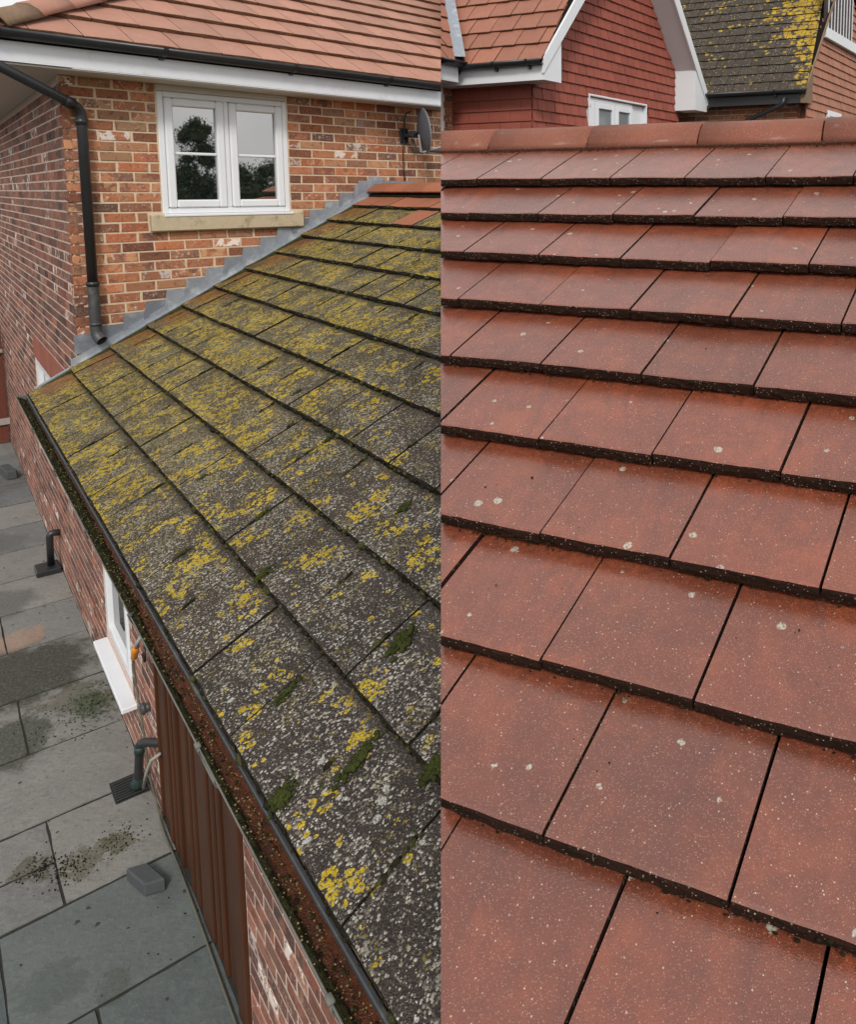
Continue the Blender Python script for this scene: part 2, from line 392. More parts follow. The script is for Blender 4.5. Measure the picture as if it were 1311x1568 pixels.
def plain_red(name, a, b, spots=.5, rough=.6):
    t = NT(name); p = t.pos(); r = t.math('FRACT', t.math('ADD', t.rand(), t.island()))
    c = t.mix(t.noise(p, 7, 4), a, b); c = t.mix(.55, c, t.mix(r, (.80,.80,.80), (1.2,1.15,1.12)), 'MULTIPLY')
    d, cc = t.voro(p, 130); q = t.sepc(cc)
    g = t.math('MULTIPLY', t.step(q[0], .86, .9), t.step(d, .3, .18))
    c = t.mix(t.math('MULTIPLY', g, spots), c, (.6,.5,.42))
    c = t.mix(t.math('MULTIPLY', t.step(t.noise(p, 30, 4), .55, .75), .35), c, tuple(x*.5 for x in a))
    return t.out(c, rough, t.bump(t.noise(p, 200, 3), .25, .003), .4)
M_roof_red = plain_red('weathered_red_tile', (.33,.155,.105), (.45,.235,.17), .3)  # pale weathered tiles of the brick house roof
M_new_red = plain_red('new_orange_tile', (.30,.105,.055), (.38,.145,.08), .25)
M_dorm_red = plain_red('orange_red_tile', (.27,.105,.065), (.36,.15,.095), .8, .5)
M_hung = plain_red('hung_red_tile', (.255,.066,.045), (.32,.088,.06), .15, .7)
M_hung_b = plain_red('hung_brown_tile', (.33,.14,.085), (.42,.19,.12), .2, .7)
def far_lichen():
    t = NT('yellow_lichened_roof'); p = t.pos(); r = t.rand(); x = t.sep(p)[0]
    n = t.noise(p, 22, 4); c = t.mix(n, (.034,.029,.024), (.100,.083,.064))
    c = t.mix(.4, c, t.mix(r, (.75,.75,.75), (1.3,1.25,1.2)), 'MULTIPLY')
    d, cc = t.voro(t.vmath('ADD', p, t.vscale(t.noise(p, 30, 3, col=True), .05)), 13); q = t.sepc(cc)
    edge = t.step(t.math('ADD', x, t.math('MULTIPLY', t.math('SUBTRACT', t.noise(p, 2.5, 4, .65), .5), 1.3)), 2.75, 3.45)
    g = t.step(t.math('ADD', t.noise(p, 3.5, 3), t.math('MULTIPLY', edge, .30)), .49, .60)
    m = t.step(t.math('SUBTRACT', t.math('MULTIPLY', g, t.math('ADD', t.math('MULTIPLY', q[0], .5), t.math('MULTIPLY', edge, .45))), d), -.1, .1)
    c = t.mix(m, c, t.mix(q[1], (.30,.19,.035), (.46,.31,.03)))
    d, cc = t.voro(p, 40); q = t.sepc(cc)
    c = t.mix(t.math('MULTIPLY', t.step(q[0], .75, .8), t.step(d, .4, .2)), c, (.30,.28,.24))
    return t.out(c, .9, t.bump(n, .5, .01), .2)
M_far_lichen = far_lichen()
# --- others
M_upvc = simple('white_upvc', (.74,.76,.79), .35, .05, 6, .03, .5)
M_fascia = simple('white_fascia', (.70,.72,.76), .35, .05, 12, .03, .5, dirt=(.56,.56,.57))
M_soffit = simple('soffit_board', (.60,.57,.53), .5, .08, 4, .03, .3)
M_black = simple('black_plastic', (.022,.023,.026), .35, .2, 12, .06, .5)
M_blackg = simple('weathered_black_plastic', (.05,.052,.056), .45, .3, 25, .1, .5, dirt=(.12,.12,.11))
M_gutter_out = simple('stained_gutter', (.15,.15,.13), .7, .35, 18, .2, .3, dirt=(.06,.065,.04))
M_gutter_in = simple('silty_gutter', (.105,.030,.010), .45, .7, 28, .9, .4, dirt=(.011,.007,.004), bd=.014)
M_stone = simple('sill_stone', (.50,.415,.29), .9, .16, 26, .4, .2, dirt=(.20,.175,.11))
M_stone_d = simple('grey_lichened_cap', (.22,.15,.10), .9, .35, 30, .5, .2, dirt=(.09,.08,.05))
def lead_mat():
    t = NT('lead'); p = t.pos(); n = t.noise(p, 30, 5, .65); s_ = t.noise(p, 9, 4)
    c = t.mix(n, (.20,.225,.26), (.36,.39,.43)); c = t.mix(t.step(s_, .5, .7), c, (.42,.44,.46)); c = t.mix(.8, c, t.mix(t.rand(), (.62,.64,.68), (1.2,1.2,1.2)), 'MULTIPLY')
    return t.out(c, t.math('ADD', t.math('MULTIPLY', n, .3), .38), t.bump(t.noise(p, 26, 3), .3, .01), .5, .25)
M_lead = lead_mat()
def glass_mat():
    t = NT('window_glass'); return t.out((.008,.010,.011), .015, None, 1.0, 0, 2.7)
M_glass = glass_mat()
def wood(name, a, b, rough=.5):
    t = NT(name); p = t.pos(); s_ = t.vmath('MULTIPLY', p, (38, 38, 1.6)); n = t.noise(s_, 1, 5, .6)
    c = t.mix(n, a, b); c = t.mix(.35, c, t.mix(t.rand(), (.75,.75,.75), (1.25,1.2,1.15)), 'MULTIPLY')
    return t.out(c, rough, t.bump(n, .3, .004), .4)
M_wood = wood('stained_timber', (.028,.011,.005), (.100,.034,.013))
M_fence = wood('fence_timber', (.09,.024,.014), (.16,.045,.026), .8)
M_dark = simple('dark_underlay', (.012,.010,.009), .95, .3, 20, .2, .1)
M_orange = simple('orange_plastic', (.75,.26,.015), .35, .06, 20, .02, .5)
M_hose = simple('grey_hose', (.115,.11,.085), .6, .2, 30, .1, .3, dirt=(.07,.07,.04))
M_white_pipe = simple('dirty_white_pipe', (.30,.29,.25), .5, .15, 30, .1, .3, dirt=(.12,.11,.08))
M_metal = simple('dull_metal', (.30,.30,.30), .4, .2, 40, .1, .5)
M_dish = simple('grey_dish', (.105,.12,.145), .42, .08, 20, .05, .5)
M_block = simple('grey_concrete', (.075,.08,.085), .9, .2, 40, .4, .2)
M_white_trim = simple('white_trim', (.70,.72,.75), .4, .05, 4, .03, .5)
M_boards = simple('dark_boards', (.05,.035,.03), .7, .3, 10, .1, .3)
M_clad = simple('rendered_wall', (.62,.58,.52), .9, .1, 8, .2, .2)

def slab_mat(name='sandstone_slab', tint=(1, 1, 1)):
    t = NT(name); p = t.pos(); r = t.rand()
    n = t.noise(p, 5, 5, .6); n2 = t.noise(p, 30, 5, .65); n3 = t.noise(p, 190, 3)
    c = t.mix(n, tuple(a*b for a, b in zip((.150,.152,.150), tint)), tuple(a*b for a, b in zip((.255,.252,.243), tint))); c = t.mix(.8, c, t.ramp(r, [(0, (.60,.67,.70)), (.35, (.92,.91,.88)), (.75, (1.15,1.11,1.04)), (1, (.72,.78,.79))]), 'MULTIPLY')
    c = t.mix(t.math('MULTIPLY', t.step(n2, .5, .70), .40), c, tuple(a*b for a, b in zip((.30,.285,.265), tint)))
    gr_ = t.noise(t.vmath('MULTIPLY', p, (14, 60, 1)), 1, 5, .7); c = t.mix(t.step(gr_, .52, .70, 0, .45), c, (.085,.083,.078)); c = t.mix(t.step(n2, .44, .30, 0, .5), c, (.095,.095,.09))
    c = t.mix(t.math('MULTIPLY', t.step(n3, .6, .74), .4), c, (.075,.075,.07))
    def spot(e, n_, rad, col, amt, rag=.5):
        nonlocal c
        q = pB(e, n_, GZ); d = t.vmath('DISTANCE', p, tuple(q))
        dd = t.math('ADD', d, t.math('MULTIPLY', t.math('SUBTRACT', t.noise(p, 5.5, 8, .74, .4), .5), rag*1.5))
        c = t.mix(t.math('MULTIPLY', t.math('MULTIPLY', t.step(dd, rad, rad*.62), t.step(t.noise(p, 55, 5, .75), .30, .54, .5, 1)), amt), c, col)
    spot(.14, .50, .56, (.040,.043,.030), .95); spot(-.68, .62, .34, (.050,.056,.043), .9); spot(-.40, .24, .22, (.085,.080,.05), .6)
    spot(1.45, .52, .33, (.085,.088,.086), .7, .3); spot(2.9, .40, .30, (.09,.092,.09), .6, .35); spot(4.9, .25, .5, (.08,.08,.075), .5)
    spot(.72, .46, .22, (.36,.225,.15), .6, .3); spot(-2.06, .40, .13, (.075,.066,.025), .6, .5); spot(-1.95, .60, .10, (.07,.06,.03), .7, .4)
    spot(-2.05, .22, .09, (.07,.062,.022), .65, .35); spot(-2.72, .62, .15, (.085,.10,.09), .6, .3); spot(-2.9, .42, .08, (.07,.078,.065), .6, .25); spot(-.55, .10, .16, (.09,.09,.035), .6, .5)
    d, cc = t.voro(t.vmath('ADD', p, t.vscale(t.noise(p, 60, 2, col=True), .02)), 11); q = t.sepc(cc)
    k = t.math('MULTIPLY', t.step(q[0], .55, .6), t.step(t.math('SUBTRACT', t.math('MULTIPLY', t.math('MULTIPLY', q[1], q[1]), .2), d), -.01, .05))
    c = t.mix(t.math('MULTIPLY', k, .85), c, (.03,.03,.028))
    h = t.math('ADD', t.math('ADD', n2, t.math('MULTIPLY', n3, .3)), t.math('MULTIPLY', k, -.6))
    return t.out(c, t.step(n, .3, .7, .55, .85), t.bump(h, .45, .012), .35)
M_slab = slab_mat(); M_slab_blue = slab_mat('blue_grey_slab', (.60,.70,.72))
M_ground = simple('earth', (.075,.070,.055), .95, .3, 3, .5, .1)
M_bark = simple('bark', (.06,.045,.03), .95, .3, 12, .6, .1)
M_leaf = simple('leaf', (.035,.055,.018), .7, .4, 3, 0, .3)
M_litter = simple('leaf_litter', (.075,.10,.065), .8, .5, 60, .1, .2, dirt=(.17,.14,.07))

# ------------------------------------------------------------------ ground and patio
m = MB(); S = 1500
m.add([V((-S,-S,-.06)), V((S,-S,-.06)), V((S,S,-.06)), V((-S,S,-.06))], [(0,1,2,3)])
g = m.build('ground', M_ground); g['kind'] = 'structure'
m = MB(); m.box(pB(-8, -.3, GZ-.055), E_*16, NB*3.3, Z*.047)
patio = m.build('patio', simple('joint_sand', (.040,.040,.036), .95, .3, 40, .4, .1)); patio['kind'] = 'structure'
def slab(e0, e1, n0, n1, mat=None):
    mb = MB(); gap = .009; gn = .006; dz = rnd.uniform(-.003, .003); th = .036
    P = lambda e, n, z: pB(e, n, GZ + z + dz)
    # gently uneven top with knocked edges
    nx, ny = 6, 5; vs = []; fs = []
    for i in range(nx+1):
        for j in range(ny+1):
            ee = e0+gap + (e1-e0-2*gap)*i/nx; nn = n0+gn + (n1-n0-2*gn)*j/ny
            edge = i in (0, nx) or j in (0, ny)
            vs.append(P(ee + (rnd.uniform(-.003,.003) if edge else 0), nn + (rnd.uniform(-.003,.003) if edge else 0), -.004 if edge else rnd.uniform(-.0015, .0015)))
    for i in range(nx):
        for j in range(ny):
            a = i*(ny+1)+j; fs.append((a, a+ny+1, a+ny+2, a+1))
    ring = [i*(ny+1) for i in range(nx+1)] + [nx*(ny+1)+j for j in range(1, ny+1)] + [i*(ny+1)+ny for i in range(nx-1, -1, -1)] + [j for j in range(ny-1, 0, -1)]
    b = len(vs); vs += [vs[k] - Z*th for k in ring]; L = len(ring)
    fs += [(ring[k], b+k, b+(k+1) % L, ring[(k+1) % L]) for k in range(L)]
    mb.add(vs, fs); return mb.build('paving_slab', mat or M_slab, patio)
rows = [6.9, 6.2, 5.5, 4.82, 4.05, 3.33, 2.63, 1.90, 1.22, .53, -.19, -.89, -1.59, -2.28, -2.96, -3.66, -4.36, -5.06]
for i in range(len(rows)-1):
    a, b = rows[i+1], rows[i]
    if i in (12,):                      # row with two short slabs
        slab(a, b, 0, .51); slab(a, -1.945, .51, .78); slab(-1.945, b, .51, .78); slab(a, b, .78, 1.5); slab(a, b, 1.5, 2.2)
    elif i == 13: slab(a, b, 0, .775, M_slab_blue); slab(a, b, .775, 1.5, M_slab_blue); slab(a, b, 1.5, 2.2)
    elif i > 13: slab(a, b, 0, .48, M_slab_blue); slab(a, b, .48, 1.2, M_slab_blue); slab(a, b, 1.2, 2.2)
    elif i % 2: slab(a, b, 0, .78); slab(a, b, .78, 1.48); slab(a, b, 1.48, 2.2)
    else: slab(a, b, 0, .525); slab(a, b, .525, 1.2); slab(a, b, 1.2, 2.2)

# ------------------------------------------------------------------ bricks
def brick_meshes(mat, L, n=3):
    out = []
    for k in range(n):
        mb = MB(); j = lambda a: rnd.uniform(-a, a)
        H = .0625; D = .05; c = .003; L -= .003
        F = [(-L/2, 0, -H/2), (L/2, 0, -H/2), (L/2, 0, H/2), (-L/2, 0, H/2)]
        vs = [V((x + j(.0025), -D, z + j(.0015))) for x, _, z in F]
        vs += [V((x + j(.003), -c, z + j(.002))) for x, _, z in F]
        vs += [V((x - math.copysign(c*1.3, x) + j(.003), j(.0015), z - math.copysign(c, z) + j(.0015))) for x, _, z in F]
        fs = [(0,1,2,3), (8,9,10,11)] + [(b+i, b+(i+1) % 4, b+4+(i+1) % 4, b+4+i) for b in (0, 4) for i in range(4)]
        mb.add(vs, fs); out.append(mb.mesh('brick', mat))
    return out
def brick_field(wall, stuff_parent, org, u, n, u0, u1, z0, z1, mat, holes, keep, budget, score, half_first=0, prd=.004):
    """running-bond bricks on a plane; those that show largest are objects, the rest one part"""
    cells = []; row = 0; z = z0
    while z + .075 <= z1 + 1e-6:
        x = u0 + (-.1125 if (row + half_first) % 2 else 0)
        while x < u1:
            a, b = max(x, u0) , min(x + .215, u1)
            segs = [(a, b)]
            for (h0, h1, hz0, hz1) in holes:
                if z + .07 > hz0 and z + .005 < hz1:
                    ns = []
                    for s0, s1 in segs:
                        if s1 <= h0 or s0 >= h1: ns.append((s0, s1))
                        else:
                            if h0 - s0 > .03: ns.append((s0, h0 - .006))
                            if s1 - h1 > .03: ns.append((h1 + .006, s1))
                    segs = ns
            for s0, s1 in segs:
                if s1 - s0 > .03 and keep((s0+s1)/2, z + .0375): cells.append(((s0+s1)/2, z + .0375, s1 - s0))
            x += .225
        z += .075; row += 1
    cells.sort(key=lambda c: -score(c))
    cache = {}; cnt = 0; rest = MB()
    for c in cells:
        uu, zz, L = c
        p = org + u*uu + Z*zz + n*rnd.uniform(.0005, prd)
        if cnt < budget and score(c) > 0:
            k = round(L, 2)
            if k not in cache: cache[k] = brick_meshes(mat, L)
            link('brick', rnd.choice(cache[k]), wall, frame(u, n, Z, p) @ Matrix.Rotation(R(rnd.uniform(-.35, .35)), 4, 'Y')); cnt += 1
        else:
            j = lambda: rnd.uniform(-.002, .002); t = .06
            L -= .003; q = [(-L/2, -.031), (L/2, -.031), (L/2, .031), (-L/2, .031)]
            fr = [p + u*(x+j()) + Z*(y+j()) for x, y in q]; bk = [v - n*t for v in fr]
            rest.add(fr + bk, [(0,1,2,3), (0,4,5,1), (1,5,6,2), (2,6,7,3), (3,7,4,0)])
    if rest.v:
        o = rest.build('brickwork', mat, stuff_parent); o['kind'] = 'stuff'
        return o
def in_view(p):
    x, y, d = project(p); return d > .2 and -25 < x < 690 and -10 < y < 1590

# ------------------------------------------------------------------ the brick house (left background)
house = thing('brick_house', pA(0, 0, GZ), 'two-tone brick house with white framed window and red tiled roof behind the lichened roof', 'house')
def roofline(w): return min(-1.093 + (w + .064)*.4865, .16)
WIN = (.640, 1.685, -.005, .965); SILL = (.541, 1.79, -.137, -.008)
m = MB(); T = .10
def wA(w0, w1, z0, z1): m.box(pA(w0, -T, z0), W_*(w1-w0), NA*(T-.0025), Z*(z1-z0))
wA(.02, WIN[0], -1.25, .995); wA(WIN[1], 3.9, -1.25, .995); wA(WIN[0], WIN[1], -1.25, WIN[2]); wA(WIN[0], WIN[1], WIN[3], .995)
wallA = m.build('wall', M_mortar, house); cut_left(wallA)
def scoreA(c):
    p = pA(c[0], 0, c[1]); x, y, d = project(p)
    if x > 690 or roofline(c[0]) > c[1] + .03: return -1
    return 10 - d*.5 + (c[2] > .1)
before = set(COL.objects)
brick_field(wallA, house, O, W_, NA,   .004, 3.7, -1.262, 1.0, M_brick,
            [(WIN[0]-.004, WIN[1]+.004, WIN[2], WIN[3]+.05), (SILL[0]-.006, SILL[1]+.006, SILL[2]-.004, SILL[3])], lambda u, z: z > roofline(u) - .12, 300, scoreA)
for o in [o for o in COL.objects if o not in before]: cut_left(o)
# side wall of the house, seen at a slant
m = MB(); BW = (.86, 2.88, -2.35, -1.255)
def wB(e0, e1, z0, z1): m.box(pB(e0, -T, z0), E_*(e1-e0), NB*(T-.001), Z*(z1-z0))
wB(.012, BW[0], GZ-.06, .995); wB(BW[1], 9, GZ-.06, .995); wB(BW[0], BW[1], GZ-.06, BW[2]); wB(BW[0], BW[1], BW[3], .995)
m.build('side_wall', M_mortar_b, house)
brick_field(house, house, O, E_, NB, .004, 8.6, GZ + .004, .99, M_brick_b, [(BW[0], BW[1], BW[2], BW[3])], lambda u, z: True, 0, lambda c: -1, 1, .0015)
# soldier course and white window in the side wall
m = MB()
for k in range(27): m.box(pB(BW[0] + .005 + k*.075, -.05, -1.255-.226), E_*.066, NB*(.054 + rnd.uniform(0, .003)), Z*.222)
sw = m.build('soldier_course', plain_red('red_soldier_brick', (.27,.085,.055), (.34,.12,.08), .1, .85), house); sw['kind'] = 'stuff'
m = MB(); z1 = -1.49; z0 = -2.35
m.box(pB(BW[0], -.07, z1-.07), E_*(BW[1]-BW[0]), NB*.06, Z*.07); m.box(pB(BW[0], -.07, z0), E_*(BW[1]-BW[0]), NB*.10, Z*.05)
for e in (BW[0], 1.52, 2.18, BW[1]-.06): m.box(pB(e, -.072, z0+.05), E_*.06, NB*.06, Z*(z1-z0-.12))
sidewin = m.build('window', M_upvc, house)
m = MB(); m.box(pB(BW[0]+.01, -.075, z0+.05), E_*(BW[1]-BW[0]-.02), NB*.02, Z*(z1-z0-.12)); m.build('pane', M_glass, sidewin)
# main window: outer frame, two casements with one glazing bar each
m = MB(); f0, f1, fz0, fz1 = WIN; D0 = -.06
def bar(mb, w0, w1, z0, z1, n0, n1, ch=.006): mb.cbox(pA(w0, n0, z0), W_*(w1-w0), NA*(n1-n0), Z*(z1-z0), ch)
ft = .935
bar(m, f0, f0+.045, fz0, ft, D0, .004); bar(m, f1-.045, f1, fz0, ft, D0, .004)
bar(m, f0+.045, f1-.045, ft-.045, ft, D0, .003); bar(m, f0+.045, f1-.045, fz0, fz0+.045, D0, .003)
mid = (f0+f1)/2; bar(m, mid-.02, mid+.02, fz0+.045, ft-.045, D0, .002)
win = m.build('window', M_upvc, house)
m = MB(); bar(m, f0-.003, f1+.003, ft+.002, .985, D0, .008, .003); m.build('head_trim', M_soffit, win)
m = MB(); bar(m, f0-.006, f1+.008, fz0-.022, fz0-.001, D0, .052, .005); m.build('cill', M_upvc, win)
for a, b in ((f0+.047, mid-.022), (mid+.022, f1-.047)):
    m = MB(); t = .062; za, zb = fz0+.047, ft-.047; n0, n1 = -.05, .016
    for w0, w1, q0, q1 in ((a, a+t, za, zb), (b-t, b, za, zb)): bar(m, w0, w1, q0, q1, n0, n1, .010)
    bar(m, a+t, b-t, zb-t, zb, n0, n1-.0005, .010); bar(m, a+t, b-t, za, za+t, n0, n1-.0005, .010)
    m.build('casement', M_upvc, win)
    zc = za + (zb-za)*.50
    m = MB(); bar(m, a+t+.001, b-t-.001, zc-.011, zc+.011, -.03, -.004, .005); m.build('glazing_bar', M_upvc, win)
    for q0, q1 in ((za+t, zc-.011), (zc+.011, zb-t)):
        m = MB(); bar(m, a+t-.005, b-t+.005, q0, q1, -.032, -.018 + rnd.uniform(0, .001), .001); m.build('pane', M_glass, win)
m = MB()
m.cbox(pA(SILL[0], -.06, SILL[2]), W_*(SILL[1]-SILL[0]), NA*.105, Z*(SILL[3]-SILL[2]), .008)
m.build('stone_sill', M_stone, house)
# eaves
OH = .30
def plan(na, nb):
    # point of the ground plan at distances na, nb outside window wall and side wall
    A = Matrix(((NA.x, NA.y), (NB.x, NB.y))); r = A.inverted() @ V((na, nb)); return V((r.x, r.y, 0))
Cc = O + plan(OH, .36)
m = MB()
m.box(Cc + Z*1.0, W_*6.0, -NA*.022, Z*.145); fa = m.build('fascia', M_fascia, house); cut_left(fa)
m = MB(); m.box(Cc + Z*.9995 - NA*.023 , E_*9, -NB*.022, Z*.1445); m.build('fascia', M_fascia, house)
m = MB(); a_ = O + plan(.277, .337) + Z*.985; b_ = O + Z*.985 + plan(.001, .337); m.prism([a_, a_ + W_*6, b_ + W_*6, b_], Z*.012); so = m.build('soffit', M_soffit, house); cut_left(so)
m = MB(); a_ = O + plan(0, .337) + Z*.9848; b_ = O + plan(0, .0) + Z*.9848; m.prism([a_, a_ + E_*9, b_ + E_*9, b_], Z*.012); m.build('soffit', M_soffit, house)
def half_round(mb, p, d, out, r, th=.004, n=10, mi=(0, 0)):
    """half round gutter whose rim centre runs from p along d"""
    A = [math.pi + math.pi*k/n for k in range(n+1)]
    oi = [p + out*(math.cos(a)*r) + Z*(math.sin(a)*r) for a in A]; ii = [p + out*(math.cos(a)*(r-th)) + Z*(math.sin(a)*(r-th)) for a in A]
    L = len(A); vs = oi + ii + [v+d for v in oi] + [v+d for v in ii]
    fo = [(k, k+1, 2*L+k+1, 2*L+k) for k in range(L-1)]; fi = [(L+k, L+k+1, 3*L+k+1, 3*L+k) for k in range(L-1)]
    rim = [(0, L, 3*L, 2*L), (L-1, 2*L-1, 4*L-1, 3*L-1)] + [(k, k+1, L+k+1, L+k) for k in range(L-1)] + [(2*L+k, 2*L+k+1, 3*L+k+1, 3*L+k) for k in range(L-1)]
    b = len(mb.v); mb.add(vs, fo + rim, mi[0]); mb.add([], [], 0)
    mb.f += [tuple(i+b for i in f) for f in fi]; mb.m += [mi[1]]*len(fi)
gr = .056
G0 = Cc + NA*(gr+.004) + NB*(gr) + Z*1.192
m = MB(); half_round(m, G0 - W_*.02, W_*6.0, NA, gr)
gut = m.build('gutter', M_black, house, True); cut_left(gut)
m = MB(); half_round(m, G0 - W_*.02 + Z*.0005, E_*9, NB, gr); m.build('gutter', M_black, house, True)
for w in (.02, 1.02, 2.02, 2.94):
    m = MB(); p = G0 + W_*w; half_round(m, p + Z*.003, W_*.03, NA, gr+.006, .006)
    m.box(p - NA*(gr+.002) - Z*.075, W_*.03, NA*.03, Z*.03)
    br = m.build('gutter_bracket', M_black, gut); cut_left(br)
# main roof
PIT = 30; UP = -NA*math.cos(R(PIT)) + Z*math.sin(R(PIT)); RN = NA*math.sin(R(PIT)) + Z*math.cos(R(PIT))
hipd = plan(-1, -1) + Z*math.tan(R(PIT)); hipn = Z.cross(plan(-1, -1)).normalized()
if hipn.dot(W_) > 0: hipn = -hipn                     # points away from the window roof
E0 = Cc + NA*.045 + NB*.045 + Z*1.196
m = MB(); k = 9.0; top = 5.2
m.prism([E0 - RN*.05, E0 + W_*9 - RN*.05, E0 + W_*9 + UP*top - RN*.05, E0 + hipd*(top*math.cos(R(PIT))) - RN*.05], -RN*.05)
sideup = -NB*math.cos(R(PIT)) + Z*math.sin(R(PIT))
m.add([E0 - Z*.03, E0 + E_*9 - Z*.03, E0 + E_*9 + sideup*top - Z*.03, E0 + hipd*(top*math.cos(R(PIT))) - Z*.03], [(0,1,2,3)])
roofA = m.build('roof', M_dark, house); cut_left(roofA)
def tile_meshes(name, W, L, t, th, skew, mats, n=4, seg=5, rough=.003, wav=.0015, gap=.003):
    """roof tiles: x across, y up the slope from the lower edge, z out of the roof; slot 0 face, slot 1 lower edge"""
    out = []
    for k in range(n):
        mb = MB(); ph = rnd.uniform(0, 6)
        prof = [(L, -.001, 0), (L*.55, .0005, 0), (.010, 0, 0), (.003, -.0018, .3), (.0, -.007, 1), (-.001, -t*.55, 1), (.001, -t, 1), (L, -th-.004, 0)]
        vs = []; NP = len(prof)
        for i in range(seg+1):
            x = gap/2 + (W-gap)*i/seg
            for y, z, q in prof:
                vs.append(V((x + y*skew, y + q*rnd.uniform(-rough, rough), z + wav*math.sin(ph + 5*i/seg)*(1 if z > -.004 else .4) + q*rnd.uniform(-rough, rough)*.5)))
        fs0 = []; fs1 = []
        for i in range(seg):
            for j in range(NP-1):
                f = (i*NP+j, i*NP+j+1, (i+1)*NP+j+1, (i+1)*NP+j); (fs1 if 3 <= j <= 5 else fs0).append(f)
        fs1 += [tuple(range(NP)), tuple(range(seg*NP, seg*NP+NP))[::-1]]
        mb.add(vs, fs0, 0); b = len(mb.v) - len(vs)
        mb.f += [tuple(q+b for q in f) for f in fs1]; mb.m += [1]*len(fs1)
        out.append(mb.mesh(name, mats))
    return out
GA, TWA = .365, .31
tm = tile_meshes('roof_tile', TWA, GA+.06, .034, .010, 0, [M_roof_red, lip_mat('brown_tile_edge', (.07,.036,.022), (.19,.095,.055), (.3,.2,.13))], 4, 5, .004, .0015, .006)
tilt = R(4.6)
for r_ in range(10):
    for c_ in range(-1, 20):
        x = (c_ + (.5 if r_ % 2 else 0))*TWA - .1
        if x > 6 or x + TWA < r_*GA*.6 - .3: continue
        o = E0 + W_*x + UP*(r_*GA - .01) + RN*.004
        y = (UP*math.cos(tilt) - RN*math.sin(tilt)); zz = W_.cross(y)
        if project(o + y*GA)[0] > 760: continue
        t = link('roof_tile', rnd.choice(tm), roofA, frame(W_, y, zz, o + RN*(.022)))
        if clip(t, E0, hipn): cut_left(t)
# hip caps
def cap_tile(mb, p, d, side, up, L, r, a0=.95, th=.016, n=8, flare=1.0, z0=0):
    """half-round cap from p along d"""
    for (q0, q1, rr) in ((0, L, 1.0),):
        P = []
        for s_, R_ in ((q0, r*flare), (q1, r)):
            for k in range(n+1):
                a = -a0*math.pi/2 + a0*math.pi*k/n
                P.append(p + d*s_ + side*(math.sin(a)*R_) + up*(math.cos(a)*R_))
            for k in range(n, -1, -1):
                a = -a0*math.pi/2 + a0*math.pi*k/n
                P.append(p + d*s_ + side*(math.sin(a)*(R_-th)) + up*(math.cos(a)*(R_-th)))
        N = 2*(n+1); mb.add(P, [(k, (k+1) % N, N+(k+1) % N, N+k) for k in range(N)] + [tuple(range(N)), tuple(range(N, 2*N))[::-1]])
hl = hipd.length; hdn = hipd/hl; hs_ = hipn; hu = hs_.cross(hdn).normalized(); hu = hu if hu.z > 0 else -hu
for k in range(7):
    m = MB(); cap_tile(m, E0 + hdn*(.02 + k*.36) + hu*(-.04 + .004*(k % 2)), hdn, hs_, hu, .40, .125, .8, flare=1.06)
    m.build('hip_tile', M_roof_red if k else M_stone_d, roofA, True)
# rainwater pipe: swan neck from the side gutter, down the corner, shoe onto the low roof
def arc(p, a, b, r, n=6):
    """round a corner at p between incoming direction a and outgoing b"""
    q0 = p - a*r; q1 = p + b*r
    return [q0*(1-t)**2 + p*(2*t*(1-t)) + q1*t*t for t in [i/n for i in range(n+1)]]
pt = pA(.112, .055, .755); pb = pA(.112, .055, -.86); src = pA(-.55, .40, 1.02)
d1_ = (pt - src).normalized()
m = MB(); m.tube([src] + arc(pt, d1_, -Z, .07) + [pA(.112, .055, -.50)], .034, 14)
dp = m.build('downpipe', M_black, house, True)
m = MB(); m.tube([pt - d1_*.14, pt - d1_*.07 + V((0,0,.0))], .039, 14); m.tube([pt - Z*.07, pt - Z*.115], .040, 14); m.build('pipe_collar', M_black, dp, True)
m = MB(); m.tube([pA(.112, .055, -.48), pA(.112, .055, -.51)], .044, 14); m.build('pipe_clip', M_black, dp, True)
m = MB(); m.tube([pA(.112, .055, -.515)] + arc(pA(.112, .055, -.875), -Z, (NA*.75 + W_*.35 - Z*.62).normalized(), .045) + [pA(.112, .055, -.875) + (NA*.75 + W_*.35 - Z*.62).normalized()*.062], .0385, 14, 0, False)
m.build('pipe_shoe', M_blackg, dp, True)
m = MB(); m.tube([pA(.112, .055, -.78), pA(.112, .055, -.80)], .043, 14); m.build('pipe_collar', M_blackg, dp, True)
# lead: stepped cover flashing on the wall
m = MB()
m.box(pA(-.05, .010, roofline(-.05)-.04), (W_ + Z*.4865)*2.66, NA*.006, Z*.088)
lead = m.build('lead_flashing', M_lead, house)
zc = -1.262
for j in range(40):
    zt = zc + .075*(j+1) - .005
    wj = (zt - .165 + 1.093)/.4865 - .064
    if wj < .02 or wj > 2.52: continue
    if -.14 < zt < 0 and .3 < wj < 1.62: continue
    w1 = wj + .150
    a0, a1 = .005, .019
    fr_ = [pA(wj - .022, a1, roofline(wj) + .028), pA(w1 + .030, a0+.002, roofline(w1) + .028), pA(w1 + .002, a0, zt), pA(wj + .002, a1 - .003, zt)]
    mb = MB(); mb.add(fr_ + [v - NA*.004 for v in fr_], [(0,1,2,3), (4,7,6,5), (0,4,5,1), (1,5,6,2), (2,6,7,3), (3,7,4,0)]); mb.build('lead_step', M_lead, lead)
m = MB(); m.box(pA(-.02, .0105, roofline(0)+.06), W_*.20, NA*.004, Z*.14); m.build('lead_apron', M_lead, lead)
m = MB(); m.box(pA(2.36, .0108, .06), W_*.62, NA*.004, Z*.21); m.build('lead_apron', M_lead, lead)

